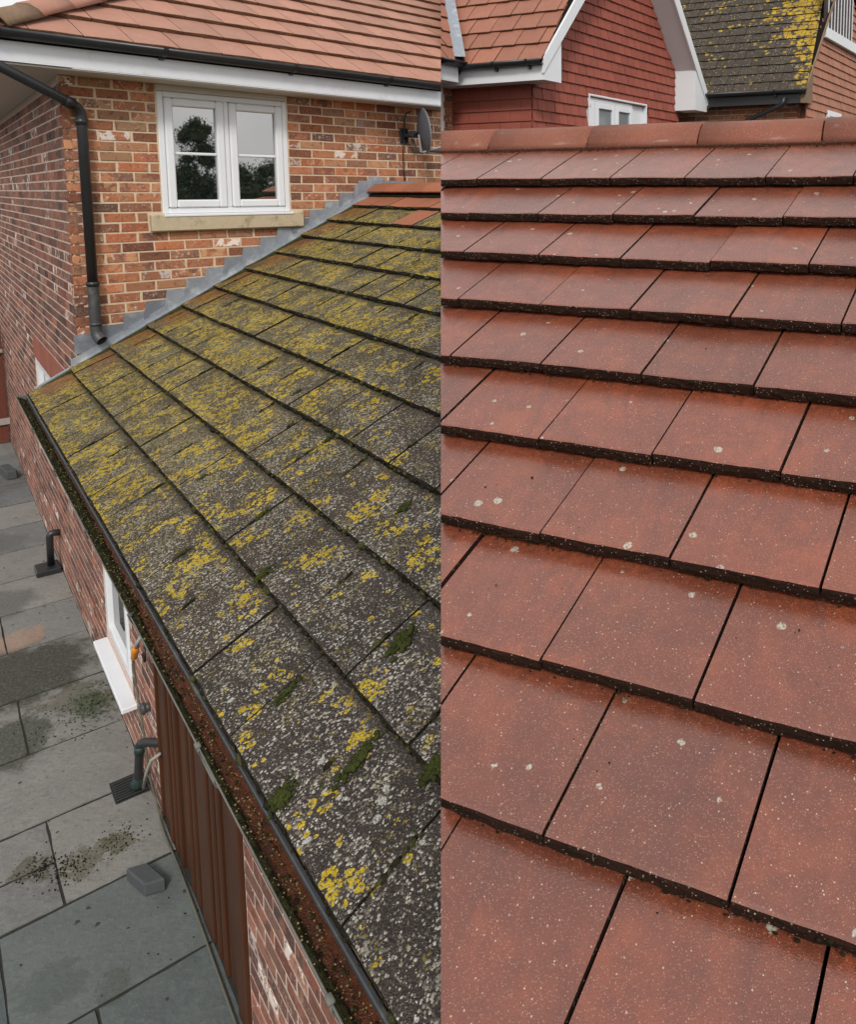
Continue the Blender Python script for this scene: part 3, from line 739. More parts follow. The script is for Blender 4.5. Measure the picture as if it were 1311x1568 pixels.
# ------------------------------------------------------------------ satellite dish on the wall
dish = thing('satellite_dish', pA(2.90, .03, .70), 'grey satellite dish on a wall bracket under the white eaves of the brick house', 'satellite dish')
m = MB(); m.cbox(pA(2.84, .006, .64), W_*.09, NA*.02, Z*.14, .004); m.tube([pA(2.885, .02, .71), pA(2.885, .13, .71), pA(2.93, .17, .74)], .017, 10)
m.tube([pA(2.875, .03, .70), pA(2.875, .05, .86)] + arc(pA(2.885, .05, .93), Z, W_, .03) + [pA(2.95, .05, .945)], .008, 8)
m.cbox(pA(2.88, .11, .69), W_*.08, NA*.05, Z*.06, .006); m.build('bracket', M_black, dish)
dn = V((.90, .48, .12)).normalized(); dc = pA(2.93, .24, .745); du = dn.orthogonal().normalized(); dv = dn.cross(du)
m = MB(); rings = 7; seg = 40; P = []; 
for sgn, off in ((1, 0), (1, .004)):
    for i in range(rings+1):
        rr = .205*i/rings; h_ = .045*(rr/.205)**2 + off
        P += [dc + dn*(h_-.02) + (du*math.cos(2*math.pi*k/seg) + dv*math.sin(2*math.pi*k/seg)*1.06)*max(rr, .0005) for k in range(seg)]
F = []
for s_ in (0, 1):
    b = s_*(rings+1)*seg
    F += [(b+i*seg+k, b+i*seg+(k+1) % seg, b+(i+1)*seg+(k+1) % seg, b+(i+1)*seg+k) for i in range(rings) for k in range(seg)]
F += [(rings*seg+k, rings*seg+(k+1) % seg, (2*rings+1)*seg+(k+1) % seg, (2*rings+1)*seg+k) for k in range(seg)]
m.add(P, F); rf = m.build('reflector', M_dish, dish, True)
m = MB(); m.tube([dc + dn*(.025 + .0) + (du*math.cos(2*math.pi*k/40) + dv*math.sin(2*math.pi*k/40)*1.06)*.205 for k in range(41)], .004, 6); m.build('rim', M_metal, rf, True)
low = dc - Z*.20
m = MB(); m.tube([dc - dn*.03 - Z*.03, low - dn*.01, low + dn*.02, low + dn*.28 + Z*.05], .010, 8); m.cbox(low + dn*.26 + Z*.03, dn*.07, NA*.04, Z*.05, .008); m.build('feed_arm', M_metal, dish)
m = MB()
for a in (0, .03, .055): m.tube([pA(2.905+a*.5, .10, .68), pA(2.915+a, .13, .58-a*.5), pA(2.93+a, .17, .54), low + dn*.05 + Z*.005, low + dn*.20 - Z*(.01+a*.3), low + dn*.36 - Z*.09], .0045, 6)
m.tube([pA(2.872, .03, .66), pA(2.870, .016, .55), pA(2.872, .014, .40), pA(2.880, .016, .27)], .006, 6)
m.build('cable', M_black, dish, True)
for o in list(dish.children): cut_left(o)

# ------------------------------------------------------------------ the low garage extension with the lichened roof
ext = thing('garage_extension', pB(-3, 0, GZ), 'low brick extension with mossy yellow-lichened tiled roof, gutter and brown garage door', 'building')
FL = pA(-.064, 0, -1.093)                      # where the second course meets the wall
GL, TWL = .289, .348
nR = E_.cross(SL); nR = (nR if nR.z > 0 else -nR).normalized()
xR = -E_                                       # tiles run towards the ladder
yR = (SL - xR*SL.dot(xR)).normalized(); skL = SL.dot(xR)/SL.dot(yR)
def roofp(e, s, h=0): return FL + E_*e + SL*s + nR*h
m = MB(); m.prism([roofp(-.0, -.27, -.055), roofp(-6.4, -.27, -.055), roofp(-6.4, 2.86, -.055), roofp(-.0, 2.86, -.055)], -nR*.05)
# far slope of the ridge, going down to the other side
back = (W_*math.cos(R(26)) - Z*math.sin(R(26)))
m.prism([roofp(0, 2.88, -.03), roofp(-6.4, 2.88, -.03), roofp(-6.4, 2.88, -.03) + back*1.2, roofp(0, 2.88, -.03) + back*1.2], -nR*.05)
roofL = m.build('roof', M_dark, ext); clip(roofL, SEAM_P - SEAM_N*.10, -SEAM_N)
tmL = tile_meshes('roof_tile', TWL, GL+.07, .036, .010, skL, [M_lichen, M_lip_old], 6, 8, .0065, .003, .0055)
tmN = tile_meshes('roof_tile', TWL, GL+.07, .036, .010, skL, [M_new_red, M_lip_old], 3, 6, .003, .002, .007)
tl = R(5.6); yT = (yR*math.cos(tl) - nR*math.sin(tl)); zT = xR.cross(yT)
for k in range(11):
    s0 = -.289 + k*GL
    for i in range(-1, 19):
        e0 = -.065 - (i + (.5 if k % 2 else 0))*TWL         # joint nearest the wall
        if e0 - TWL > 0: continue
        o = roofp(min(e0, 9), s0, 0)
        j = Matrix.Rotation(R(rnd.uniform(-.4, .4)), 4, 'Z') @ Matrix.Rotation(R(rnd.uniform(-.6, .6)), 4, 'Y')
        new = k >= 10 or (k == 9 and i == 3)
        t = link('roof_tile', rnd.choice(tmN if new else tmL), roofL, frame(xR, yT, zT, o + nR*rnd.uniform(-.002, .002)) @ j)
        if clip(t, pA(0, .035, 0), -NA): clip(t, SEAM_P - SEAM_N*.10, -SEAM_N)
# lead soaker strip along the wall on the roof
m = MB(); m.box(roofp(-.034, -.24, -.03), SL*3.05, E_*.030, nR*.030); sk = m.build('lead_soaker', M_lead, roofL)
m = MB(); m.box(roofp(-.085, -.20, -.03), SL*2.9, E_*.045, nR*.022); m.build('verge_fillet', M_moss, roofL)
# ridge tiles along the top
ru = (nR + Z).normalized(); rs_ = E_.cross(ru).normalized()
for k in range(8):
    m = MB(); cap_tile(m, roofp(-.03 - k*.345, 2.90, -.155), -E_, rs_, ru, .342, .21, .42, flare=1.0)
    o = m.build('ridge_tile', M_new_red, roofL); clip(o, SEAM_P - SEAM_N*.10, -SEAM_N)
m = MB(); m.box(roofp(-.02, 2.80, -.035), -E_*6, SL*.06, nR*.03); o = m.build('ridge_mortar', M_mossd, roofL); clip(o, SEAM_P - SEAM_N*.1, -SEAM_N)
# moss along the edges of the courses and in the joints
m = MB(); mg = MB(); mk = MB()
for k in range(11):
    s0 = -.289 + k*GL
    e = -.06
    while e > -5.75:
        e -= rnd.uniform(.004, .022) if k else rnd.uniform(.012, .07)
        p = roofp(e, s0 - .002, -.004)
        if (p - SEAM_P).dot(SEAM_N) < -.05: break
        big = rnd.random()
        a = rnd.uniform(.003, .007) if big < .93 else rnd.uniform(.008, .013)
        p = p + nR*(rnd.uniform(-.022, .002) if big < .93 else rnd.uniform(-.012, .0)) - SL*rnd.uniform(0, .004)
        green = rnd.random() < (.22 if big < .93 else .8)
        blob(mg if green else m, p, E_*a*rnd.uniform(1, 2.2), SL*a*rnd.uniform(.7, 1.1), nR*a*rnd.uniform(.6, .95), .2, a > .012)
    # joints filled with moss
    for i in range(-1, 18):
        e0 = -.065 - (i + (.5 if k % 2 else 0))*TWL
        if e0 > -.15 or rnd.random() < .45: continue
        s = rnd.uniform(.02, .2)
        for q in range(rnd.randint(2, 12)):
            s += rnd.uniform(.006, .02)
            if s > .27: break
            p = roofp(e0 + rnd.uniform(-.003, .003), s0 + s, -s*.07)
            if (p - SEAM_P).dot(SEAM_N) < -.02: break
            a = rnd.uniform(.004, .009)
            blob(mg if rnd.random() < .5 else m, p, E_*a, SL*a*1.8, nR*a*.5, .2)
# the largest cushions seen in the photo
for e, s, a, b in ((-4.83, .155, .024, .052), (-5.0, -.10, .018, .07), (-4.62, -.13, .013, .05), (-4.08, .02, .016, .03), (-5.22, .012, .02, .035), (-4.9, -.262, .02, .03), (-3.55, -.13, .009, .04), (-3.1, .10, .011, .035), (-3.72, .15, .012, .04), (-5.36, .13, .02, .03), (-2.95, .66, .012, .03), (-3.55, .55, .012, .035), (-4.35, .47, .016, .03)):
    a *= 1.35; b *= 1.15
    for q in range(90):
        u_, v_ = rnd.gauss(0, .42), rnd.gauss(0, .42); c_ = a*rnd.uniform(.14, .30)
        p = roofp(e + u_*a, s + v_*b, -(s % GL)*.07 + a*.22*max(0, 1 - u_*u_ - v_*v_))
        blob(mk, p, E_*c_, SL*c_*rnd.uniform(.8, 1.3), nR*c_*rnd.uniform(.6, .9), .25)
o = m.build('dark_moss', M_mossd, roofL, True); o['kind'] = 'stuff'
o = mg.build('moss', M_moss, roofL, True); o['kind'] = 'stuff'
o = mk.build('moss_cushions', moss_mat('green_moss', (.026,.033,.009), (.052,.064,.014), (.14,.14,.05)), roofL, True); o['kind'] = 'stuff'
# gutter along the eaves
GP = O + E_*.06 + Z*-1.262
def gp(e, n, z): return pB(e, n, z)
GN, GR = .3395, .038
m = MB(); half_round(m, gp(.04, GN, -1.262), -E_*6.6, NB, GR, .003, 12, (0, 1))
gutL = m.build('gutter', [M_gutter_out, M_gutter_in], ext, True)
m = MB(); m.tube([gp(.04, .3775, -1.261), gp(-6.5, .3775, -1.261)], .0022, 6); m.build('gutter_rim', M_gutter_out, gutL)
m = MB(); m.cbox(gp(.04, .309, -1.270), -E_*6.5, NB*.0125, Z*.016, .003); m.build('gutter_rim', M_blackg, gutL)
m = MB(); m.prism([gp(.045, GN + math.cos(math.pi*(1+k/10))*(GR+.001), -1.262 + math.sin(math.pi*(1+k/10))*(GR+.001)) for k in range(11)], -E_*.006); m.build('gutter_end', M_gutter_out, gutL)
for e in (-.95, -1.9, -2.85, -3.72, -4.55, -5.4):
    m = MB(); half_round(m, gp(e, GN, -1.2625), -E_*.022, NB, GR+.0045, .0035); m.cbox(gp(e, .371, -1.262), -E_*.022, NB*.014, Z*.008, .002)
    m.build('gutter_bracket', M_blackg if e > -4 else M_gutter_out, gutL, True)
m = MB(); half_round(m, gp(-4.60, GN, -1.2625), -E_*.11, NB, GR+.005, .004); m.build('gutter_union', M_gutter_out, gutL, True)
from mathutils import noise as mnoise
m = MB(); mc = MB(); NX, NY = 900, 13; vs = []
def bed(e, f):
    open_ = min(1, max(0, (-e - 2.9)/1.3)) + .25*mnoise.noise(V((e*3, 1.7, 0)))      # 0 choked, 1 half clear
    n_in = .3205
    n = n_in + (.3745 - n_in)*f
    lev = max(0, min(1, (f - .55*max(0, min(1, open_)))*5))
    h = -.030 + .022*f*lev + .006*lev + (.35 + .65*lev)*( .010*mnoise.noise(V((e*22, n*60, 0))) + .006*mnoise.noise(V((e*75, n*190, 3))) + .004*mnoise.noise(V((e*190, n*400, 7))))
    if f == 0: h -= .02
    if f == 1: h = min(h, -.004)
    return gp(e, n, -1.262 + h)
for i in range(NX+1):
    for k in range(NY+1): vs.append(bed(.02 - 5.8*i/NX, k/NY))
def is_moss(i, k):
    e = .02 - 5.8*i/NX; open_ = min(1, max(0, (-e - 2.9)/1.3)) + .25*mnoise.noise(V((e*3, 1.7, 0)))
    return k/NY > .55*max(0, min(1, open_)) + .12*mnoise.noise(V((e*30, k*.7, 2)))
m.add(vs, []); rust = []
for i in range(NX):
    for k in range(NY):
        m.f.append((i*(NY+1)+k, (i+1)*(NY+1)+k, (i+1)*(NY+1)+k+1, i*(NY+1)+k+1)); m.m.append(0 if is_moss(i, k) else 1)
for q in range(700):
    e = -rnd.random()*5.7; f = rnd.random(); a = rnd.uniform(.002, .006); blob(m, bed(e, f), E_*a*rnd.uniform(.8, 1.6), NB*a, Z*a*.8, .25)
for q in range(900):
    e = -rnd.random()**.6*5.7; f = rnd.random()**1.3; a = rnd.uniform(.0012, .0034); blob(mc, bed(e, f) + Z*a*.4, E_*a, NB*a, Z*a*.7, .3)
for q in range(160):
    e = -rnd.uniform(3.3, 5.7); th_ = math.pi*rnd.uniform(1.15, 1.5); a = rnd.uniform(.0012, .003); blob(mc, gp(e, GN + math.cos(th_)*.034, -1.262 + math.sin(th_)*.034), E_*a, NB*a, Z*a*.6, .3)
o = m.build('gutter_moss', [M_mossg, M_gutter_in], gutL, True); o['kind'] = 'stuff'
o = mc.build('gutter_crumbs', M_crumb, gutL, True); o['kind'] = 'stuff'
# fascia, soffit
m = MB(); m.box(gp(-.004, .266, -1.42), -E_*6.5, NB*.018, Z*.175); m.build('fascia', simple('dark_fascia', (.035,.036,.04), .5, .3, 20, .1, .3), ext)
m = MB(); m.box(gp(-.004, .002, -1.42), -E_*6.5, NB*.263, Z*.012); m.build('soffit', M_soffit, ext)
# walls under the eaves
CW = (-1.30, -.45, -2.955, -1.45); GD = (-3.52, -1.975, GZ-.1, -1.42)
m = MB()
def wC(e0, e1, z0, z1): m.box(pB(e0, -T, z0), E_*(e1-e0), NB*(T-.001), Z*(z1-z0))
wC(CW[1], -.0, GZ-.06, -1.42); wC(GD[1], CW[0], GZ-.06, -1.42); wC(CW[0], CW[1], GZ-.06, CW[2]); wC(CW[0], CW[1], CW[3], -1.42); wC(-6.5, GD[0], GZ-.06, -1.42); wC(GD[0], GD[1], -1.432, -1.4205)
wallC = m.build('wall', M_mortar_b, ext)
def scoreC(c):
    p = pB(c[0], 0, c[1]); x, y, d = project(p)
    if not in_view(p): return -1
    # hidden behind the gutter?
    q = p - SEAM_P; g0 = pB(0, .378, -1.27) - SEAM_P
    t = g0.dot(NB)/q.dot(NB); s_ = SEAM_P + q*t
    if 0 < t < 1 and (s_ - O).z > -1.30: return -1
    return 20 - d
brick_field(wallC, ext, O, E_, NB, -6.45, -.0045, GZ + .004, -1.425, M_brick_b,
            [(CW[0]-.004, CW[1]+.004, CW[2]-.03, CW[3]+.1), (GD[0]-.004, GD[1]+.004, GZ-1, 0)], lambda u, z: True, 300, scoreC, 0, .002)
# white window low in that wall, deep white sill
m = MB(); n0, n1 = -.06, -.012
def barB(mb, e0, e1, z0, z1, a=n0, b=n1, ch=.005): mb.cbox(pB(e0, a, z0), E_*(e1-e0), NB*(b-a), Z*(z1-z0), ch)
barB(m, CW[1]-.06, CW[1], CW[2], CW[3]); barB(m, CW[0], CW[0]+.06, CW[2], CW[3]); barB(m, CW[0]+.06, CW[1]-.06, CW[2], CW[2]+.06, n0, n1-.001); barB(m, CW[0]+.06, CW[1]-.06, CW[3]-.06, CW[3], n0, n1-.001)
cw = m.build('window', M_upvc, ext)
m = MB(); a, b, q0, q1 = CW[0]+.062, CW[1]-.062, CW[2]+.062, CW[3]-.062
barB(m, a, a+.055, q0, q1, n0, .004); barB(m, b-.055, b, q0, q1, n0, .004); barB(m, a+.055, b-.055, q0, q0+.055, n0, .003); m.build('casement', M_upvc, cw)
m = MB(); barB(m, a+.05, b-.05, q0+.05, q1, -.04, -.03, .001); m.build('pane', M_glass, cw)
m = MB(); m.cbox(pB(-1.40, -.06, -3.02), E_*.98, NB*.145, Z*.035, .006); m.build('window_sill', M_upvc, cw)
# brown garage door of vertical boards
m = MB(); barB(m, GD[0]+.02, GD[1]-.02, GZ-.03, -1.43, -.08, -.05, .002); door = m.build('garage_door', M_dark, ext)
e = GD[1] - .03; i = 0
while e > GD[0] + .33:
    wd = (.19, .05, .055, .045, .055, .05, .16, .05, .05, .055, .05)[i % 11]
    m = MB(); barB(m, e - wd + .008, e, GZ + .001, -1.44, -.05, -.010 + .018*(i % 2) + rnd.uniform(0, .004), .007); m.build('board', M_wood, door)
    e -= wd; i += 1
m = MB(); barB(m, GD[0]+.005, GD[0]+.125, GZ, -1.42, -.08, .02, .006); m.build('door_post', M_wood, ext)
m = MB(); barB(m, GD[0]+.16, GD[0]+.31, GZ, -1.42, -.08, -.005, .006); m.build('door_post', M_wood, ext)
m = MB(); barB(m, GD[1]-.025, GD[1]-.002, GZ, -1.42, -.08, .006, .004); m.build('door_post', M_wood, ext)

# ------------------------------------------------------------------ small things along that wall
tap = thing('garden_tap', pB(-1.98, .0, -2.35), 'outside tap with orange hose connector beside the low white window', 'tap')
m = MB(); m.tube([pB(-2.06, .0, -2.22), pB(-2.06, .07, -2.22), pB(-2.05, .085, -2.25), pB(-2.02, .085, -2.29)], .011, 8); m.tube([pB(-2.06, .05, -2.22), pB(-2.06, .05, -2.17)], .008, 8); m.tube([pB(-2.10, .05, -2.165), pB(-2.02, .05, -2.165)], .007, 8)
m.build('spout', M_metal, tap, True)
m = MB(); m.tube([pB(-2.02, .085, -2.285), pB(-1.985, .085, -2.325), pB(-1.935, .085, -2.385), pB(-1.92, .085, -2.40)], [.015, .019, .017, .012], 10); m.build('hose_connector', M_orange, tap, True)
m = MB(); m.tube([pB(-2.11, .06, -2.23), pB(-2.18, .075, -2.23), pB(-2.17, .075, -2.30), pB(-2.09, .07, -2.30)], .007, 6); m.build('lever', M_black, tap, True)
hz = [pB(-1.92, .085, -2.40), pB(-1.74, .06, -2.50), pB(-1.73, .05, -2.67), pB(-1.79, .05, -2.78), pB(-1.88, .05, -2.95), pB(-1.90, .04, -3.15), pB(-1.93, .02, -3.30), pB(-2.12, .03, -3.338), pB(-2.41, .026, -3.342), pB(-2.83, .030, -3.342), pB(-3.10, .036, -3.342), pB(-3.39, .042, -3.342), pB(-3.8, .05, -3.342)]
def smooth(pts, n=5):
    out = []
    for i in range(len(pts)-1):
        p0, p1, p2, p3 = pts[max(i-1, 0)], pts[i], pts[i+1], pts[min(i+2, len(pts)-1)]
        for k in range(n):
            t = k/n; out.append(.5*((2*p1) + (p2-p0)*t + (2*p0-5*p1+4*p2-p3)*t*t + (3*p1-p0-3*p2+p3)*t**3))
    return out + [pts[-1]]
m = MB(); m.tube(smooth(hz), .006, 8)
tag(m.build('garden_hose', M_hose, None, True), 'thin grey hose hanging from the tap and lying along the brown garage door', 'hose')
vent = thing('pipe_outlet', pB(-1.81, .02, -2.79), 'round dark outlet cap on the brick wall below the orange hose connector', 'vent')
m = MB(); blob(m, pB(-1.80, .035, -2.785), E_*.033, NB*.02, Z*.036, .02, True); m.tube([pB(-1.80, -.01, -2.785), pB(-1.80, .03, -2.785)], .026, 12); m.build('cap', M_blackg, vent, True)
wp = thing('waste_pipe', pB(-1.75, .06, GZ), 'short black waste pipe standing over the drain grating by the garage door', 'pipe')
m = MB(); m.tube([pB(-1.95, -.01, -2.93), pB(-1.90, .045, -2.93)] + arc(pB(-1.86, .075, -2.94), (E_*.5 + NB*.5).normalized(), -Z, .03) + [pB(-1.80, .075, -3.12), pB(-1.72, .07, -3.27)], .024, 12, 0, False); m.build('pipe_run', M_black, wp, True)
m = MB(); m.tube([pB(-1.86, .075, -2.96), pB(-1.855, .075, -3.0)], .029, 12); m.tube([pB(-1.74, .07, -3.22), pB(-1.70, .07, -3.30), pB(-1.64, .08, -3.335)], .030, 12); m.build('pipe_collar', simple('green_black_plastic', (.02,.045,.035), .5, .3, 20, .1, .4), wp, True)
m = MB(); m.tube([pB(-2.02, .0, -2.95), pB(-2.0, .045, -2.98), pB(-1.90, .06, -3.12), pB(-1.80, .06, -3.26)], .009, 8); m.build('overflow_pipe', M_white_pipe, wp, True)
dg = thing('drain_grating', pB(-1.6, .09, GZ), 'square black drain grating let into the paving under the waste pipe', 'drain')
m = MB(); m.box(pB(-1.72, .015, GZ-.002), E_*.21, NB*.175, Z*.006); m.build('frame', M_black, dg)
for k in range(8):
    m = MB(); m.cbox(pB(-1.705 + k*.023, .025, GZ+.0045), E_*.010, NB*.155, Z*.008, .002); m.build('grating_bar', simple('wet_iron', (.03,.035,.03), .35, .3, 40, .1, .5) if k == 0 else bpy.data.materials['wet_iron'], dg)
fp = thing('foul_pipe', pB(1.95, .08, GZ), 'black pipe bend with flat foot against the far end of the brick wall', 'pipe')
m = MB(); m.tube([pB(1.86, -.01, -2.99), pB(1.86, .045, -2.98)] + arc(pB(1.86, .085, -2.98), NB, -Z, .03) + [pB(1.92, .085, -3.30)], .030, 12); m.build('bend', M_black, fp, True)
m = MB(); m.cbox(pB(1.80, .02, GZ+.002), E_*.22, NB*.19, Z*.05, .008); m.build('foot', M_black, fp)
bl = MB(); bl.cbox(pB(-2.53, .105, GZ+.002), E_*.17 + NB*.05, NB*.095 + E_*.03, Z*.072, .009)
tag(bl.build('concrete_block', M_block), 'grey concrete block lying on the paving beside the garage door', 'block')
rb = MB(); rb.cbox(pB(5.0, .08, GZ+.002), E_*.35 + NB*.05, NB*.11, Z*.11, .01)
tag(rb.build('kerb_stone', M_block), 'grey stone block at the foot of the brick wall near the brown fence', 'stone')
# leaf litter by the sill
m = MB()
for q in range(420):
    e = rnd.gauss(-.60, .11); n = abs(rnd.gauss(.14, .07))
    p = pB(e, n, GZ + .004 + rnd.random()*.03); a = rnd.uniform(.006, .016); ax = V((rnd.gauss(0,1), rnd.gauss(0,1), rnd.gauss(0,.4))).normalized(); ay = ax.cross(V((rnd.gauss(0,.4), rnd.gauss(0,.4), 1))).normalized()
    m.add([p - ax*a, p + ay*a*.5, p + ax*a, p - ay*a*.5 + Z*a*.2], [(0,1,2), (0,2,3)])
o = m.build('leaf_litter', M_litter); o['kind'] = 'stuff'; o['label'] = 'green leaf litter lying on the paving under the white sill'; o['category'] = 'leaves'
m = MB()
for q in range(260):
    e = rnd.uniform(-3.2, 5.5); n = rnd.random()**1.2*.9; a = rnd.uniform(.0015, .0055); blob(m, pB(e, n, GZ + a*.3), E_*a*rnd.uniform(.7, 1.6), NB*a, Z*a*.5, .3)
for (e, n, sg) in ((.1, .25, .14), (-2.05, .45, .06), (-1.95, .57, .05), (-2.03, .23, .05), (-.7, .3, .15)):
    for q in range(170):
        a = rnd.uniform(.0015, .005); blob(m, pB(rnd.gauss(e, sg), abs(rnd.gauss(n, sg*.9)), GZ + a*.3), E_*a*1.3, NB*a, Z*a*.5, .3)
o = m.build('moss_crumbs', M_mossd, None, True); o['kind'] = 'stuff'; o['label'] = 'dark moss crumbs scattered over the grey paving'; o['category'] = 'debris'
# red-brown fence at the far end
fe = thing('board_fence', pB(6.75, .3, GZ), 'red-brown board fence closing the far end of the paved passage', 'fence')
for k in range(9):
    m = MB(); m.cbox(pB(6.75 + rnd.uniform(0, .012), .02 + k*.15, GZ+.02), E_*.02, NB*.142, Z*1.62, .003); m.build('fence_board', M_fence, fe)
m = MB(); m.cbox(pB(6.72, .0, GZ+.28), E_*.026, NB*1.4, Z*.09, .004); m.build('gravel_board', simple('pale_board', (.34,.31,.28), .9, .2, 10, .3, .2), fe)
m = MB(); m.cbox(pB(6.70, .02, GZ+1.30), E_*.04, NB*1.4, Z*.05, .004); m.build('rail', simple('pale_rail', (.30,.26,.22), .9, .2, 10, .3, .2), fe)

# ------------------------------------------------------------------ the clean red roof (right)
RS = 1.18                             # tile size of the clean roof
RW = .285*RS
rD = hd(-66.8); nH = V((-rD.y, rD.x, 0)); nH = nH if nH.y > 0 else -nH
SR = hd(29.73, 20.98)
def lip(k, r_): return SEAM_P + (nH*(2.92356 - .216864*k) + Z*(.173319 - .126955*k))*RS + rD*r_
def seam_r(k):
    b = lip(k, 0) - SEAM_P; return -b.dot(SEAM_N)/rD.dot(SEAM_N)
xN = -rD; nT = rD.cross(SR); nT = (nT if nT.z > 0 else -nT).normalized()
yN = (SR - xN*SR.dot(xN)).normalized(); skN = SR.dot(xN)/SR.dot(yN)
zN = xN.cross(yN)
if zN.z < 0: zN = -zN
nb_ = thing('red_roofed_building', lip(6, 0) - Z*lip(6, 0).z, 'building with clean damp red flat-tiled roof and rounded ridge in the foreground', 'building')
slope = (lip(0, 0) - lip(1, 0)); sN = rD.cross(slope); sN = (sN if sN.z > 0 else -sN).normalized()
m = MB(); a, b = lip(-.9, 3) - sN*.112, lip(12.6, 3) - sN*.112
m.prism([a, b, b - rD*6, a - rD*6], -sN*.06)
bk = nH*math.cos(R(30)) - Z*math.sin(R(30)); a = lip(0, 3) + nH*.30 + Z*.03
m.prism([a, a + bk*2.6, a + bk*2.6 - rD*6, a - rD*6], -Z*.06)
roofN = m.build('roof', M_dark, nb_); cut_right(roofN)
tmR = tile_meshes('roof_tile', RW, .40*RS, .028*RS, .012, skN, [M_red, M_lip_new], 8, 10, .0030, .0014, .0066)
fr = {0: .12, 1: .762, 2: .42, 3: .03, 4: .635, 5: .253, 6: .895, 7: .504, 8: .118, 9: .722, 10: .36, 11: .97}
before = set(COL.objects)
for k in range(1, 13):
    for i in range(-8, 9):
        r0 = (fr.get(k, .5) + i)*RW
        if r0 < seam_r(k) - 9*RW or r0 - RW > seam_r(k) + .3: continue
        if k > 10 and abs(i) > 6: continue
        p = lip(k, r0)
        if project(p - rD*0)[0] > 1311 + 500 and k < 11: continue
        j = Matrix.Rotation(R(rnd.uniform(-.13, .13)), 4, 'Z') @ Matrix.Rotation(R(rnd.uniform(-.35, .35)), 4, 'Y')
        t = link('roof_tile', rnd.choice(tmR), roofN, frame(xN, yN, zN, p + zN*rnd.uniform(-.003, .003) + yN*rnd.uniform(-.003, .003)) @ j)
        cut_right(t)
# ridge
foot = lip(1, 0) + SR*.405; rp = foot - rD*(foot - lip(0, 0)).dot(rD) + nH*.160 - Z*.042
rlen = .472*RS; r_start = 0.0
import itertools
for k in range(-4, 7):
    rr = 1.77*RS - k*rlen
    m = MB(); cap_tile(m, rp + rD*rr + Z*.002*(k % 2), -rD, nH, Z, rlen - .009, .170, .833, .018, 12, 1.0)
    o = m.build('ridge_tile', M_ridge_red, roofN, True); cut_right(o)
m = MB(); cap_tile(m, rp + rD*2.6, -rD, nH, Z, 5.6, .158, .80, .01, 12, 1.0); o = m.build('ridge_bedding', M_lip_new, roofN, True); cut_right(o)
m = MB(); m.box(lip(1, 3) + SR*.395 - zN*.01, -rD*6, SR*.04, zN*.022); o = m.build('ridge_mortar', lip_mat('ridge_mortar', (.05,.02,.013), (.14,.055,.035), (.4,.3,.22)), roofN); cut_right(o)
m = MB()
for q in range(1500):
    k = rnd.randint(0, 10); lo = seam_r(k) - 2.5; r_ = rnd.uniform(max(lo, -.6), seam_r(k) - .01)
    a = rnd.uniform(.0012, .0032)
    if k == 0: p = lip(1, r_) + SR*(.39 - abs(rnd.gauss(0, .012)))
    else: p = lip(k, r_) + zN*(-rnd.uniform(.0, .042)) + nH*-.002
    blob(m, p, rD*a*rnd.uniform(1, 2), nH*a, Z*a, .3)
for q in range(260):
    k = rnd.randint(1, 10); r_ = rnd.uniform(max(seam_r(k) - 2.5, -.6), seam_r(k) - .02); y = rnd.random()**.5*.235*RS
    a = rnd.uniform(.0008, .0020) if rnd.random() < .95 else rnd.uniform(.002, .0035)
    blob(m, lip(k, r_) + SR*y + zN*a*.3, rD*a*rnd.uniform(.7, 1.5), SR*a*rnd.uniform(.7, 1.6), zN*a*.6, .3)
o = m.build('dirt_crumbs', M_mossd, roofN, True); o['kind'] = 'stuff'; cut_right(o)
# walls carrying it
m = MB(); a = lip(-.3, 3.0) - nH*.0
gb = lip(11.5, 0); g0_ = lip(-.3, 0)
m.prism([lip(11.5, 1.6) - sN*.16, lip(-.3, 1.6) - sN*.16, V((lip(-.3, 1.6).x, lip(-.3, 1.6).y, 0)), V((lip(11.5, 1.6).x, lip(11.5, 1.6).y, 0))], -rD*3.2)
o = m.build('wall', M_clad, nb_); clip(o, SEAM_P + SEAM_N*-.04, SEAM_N)

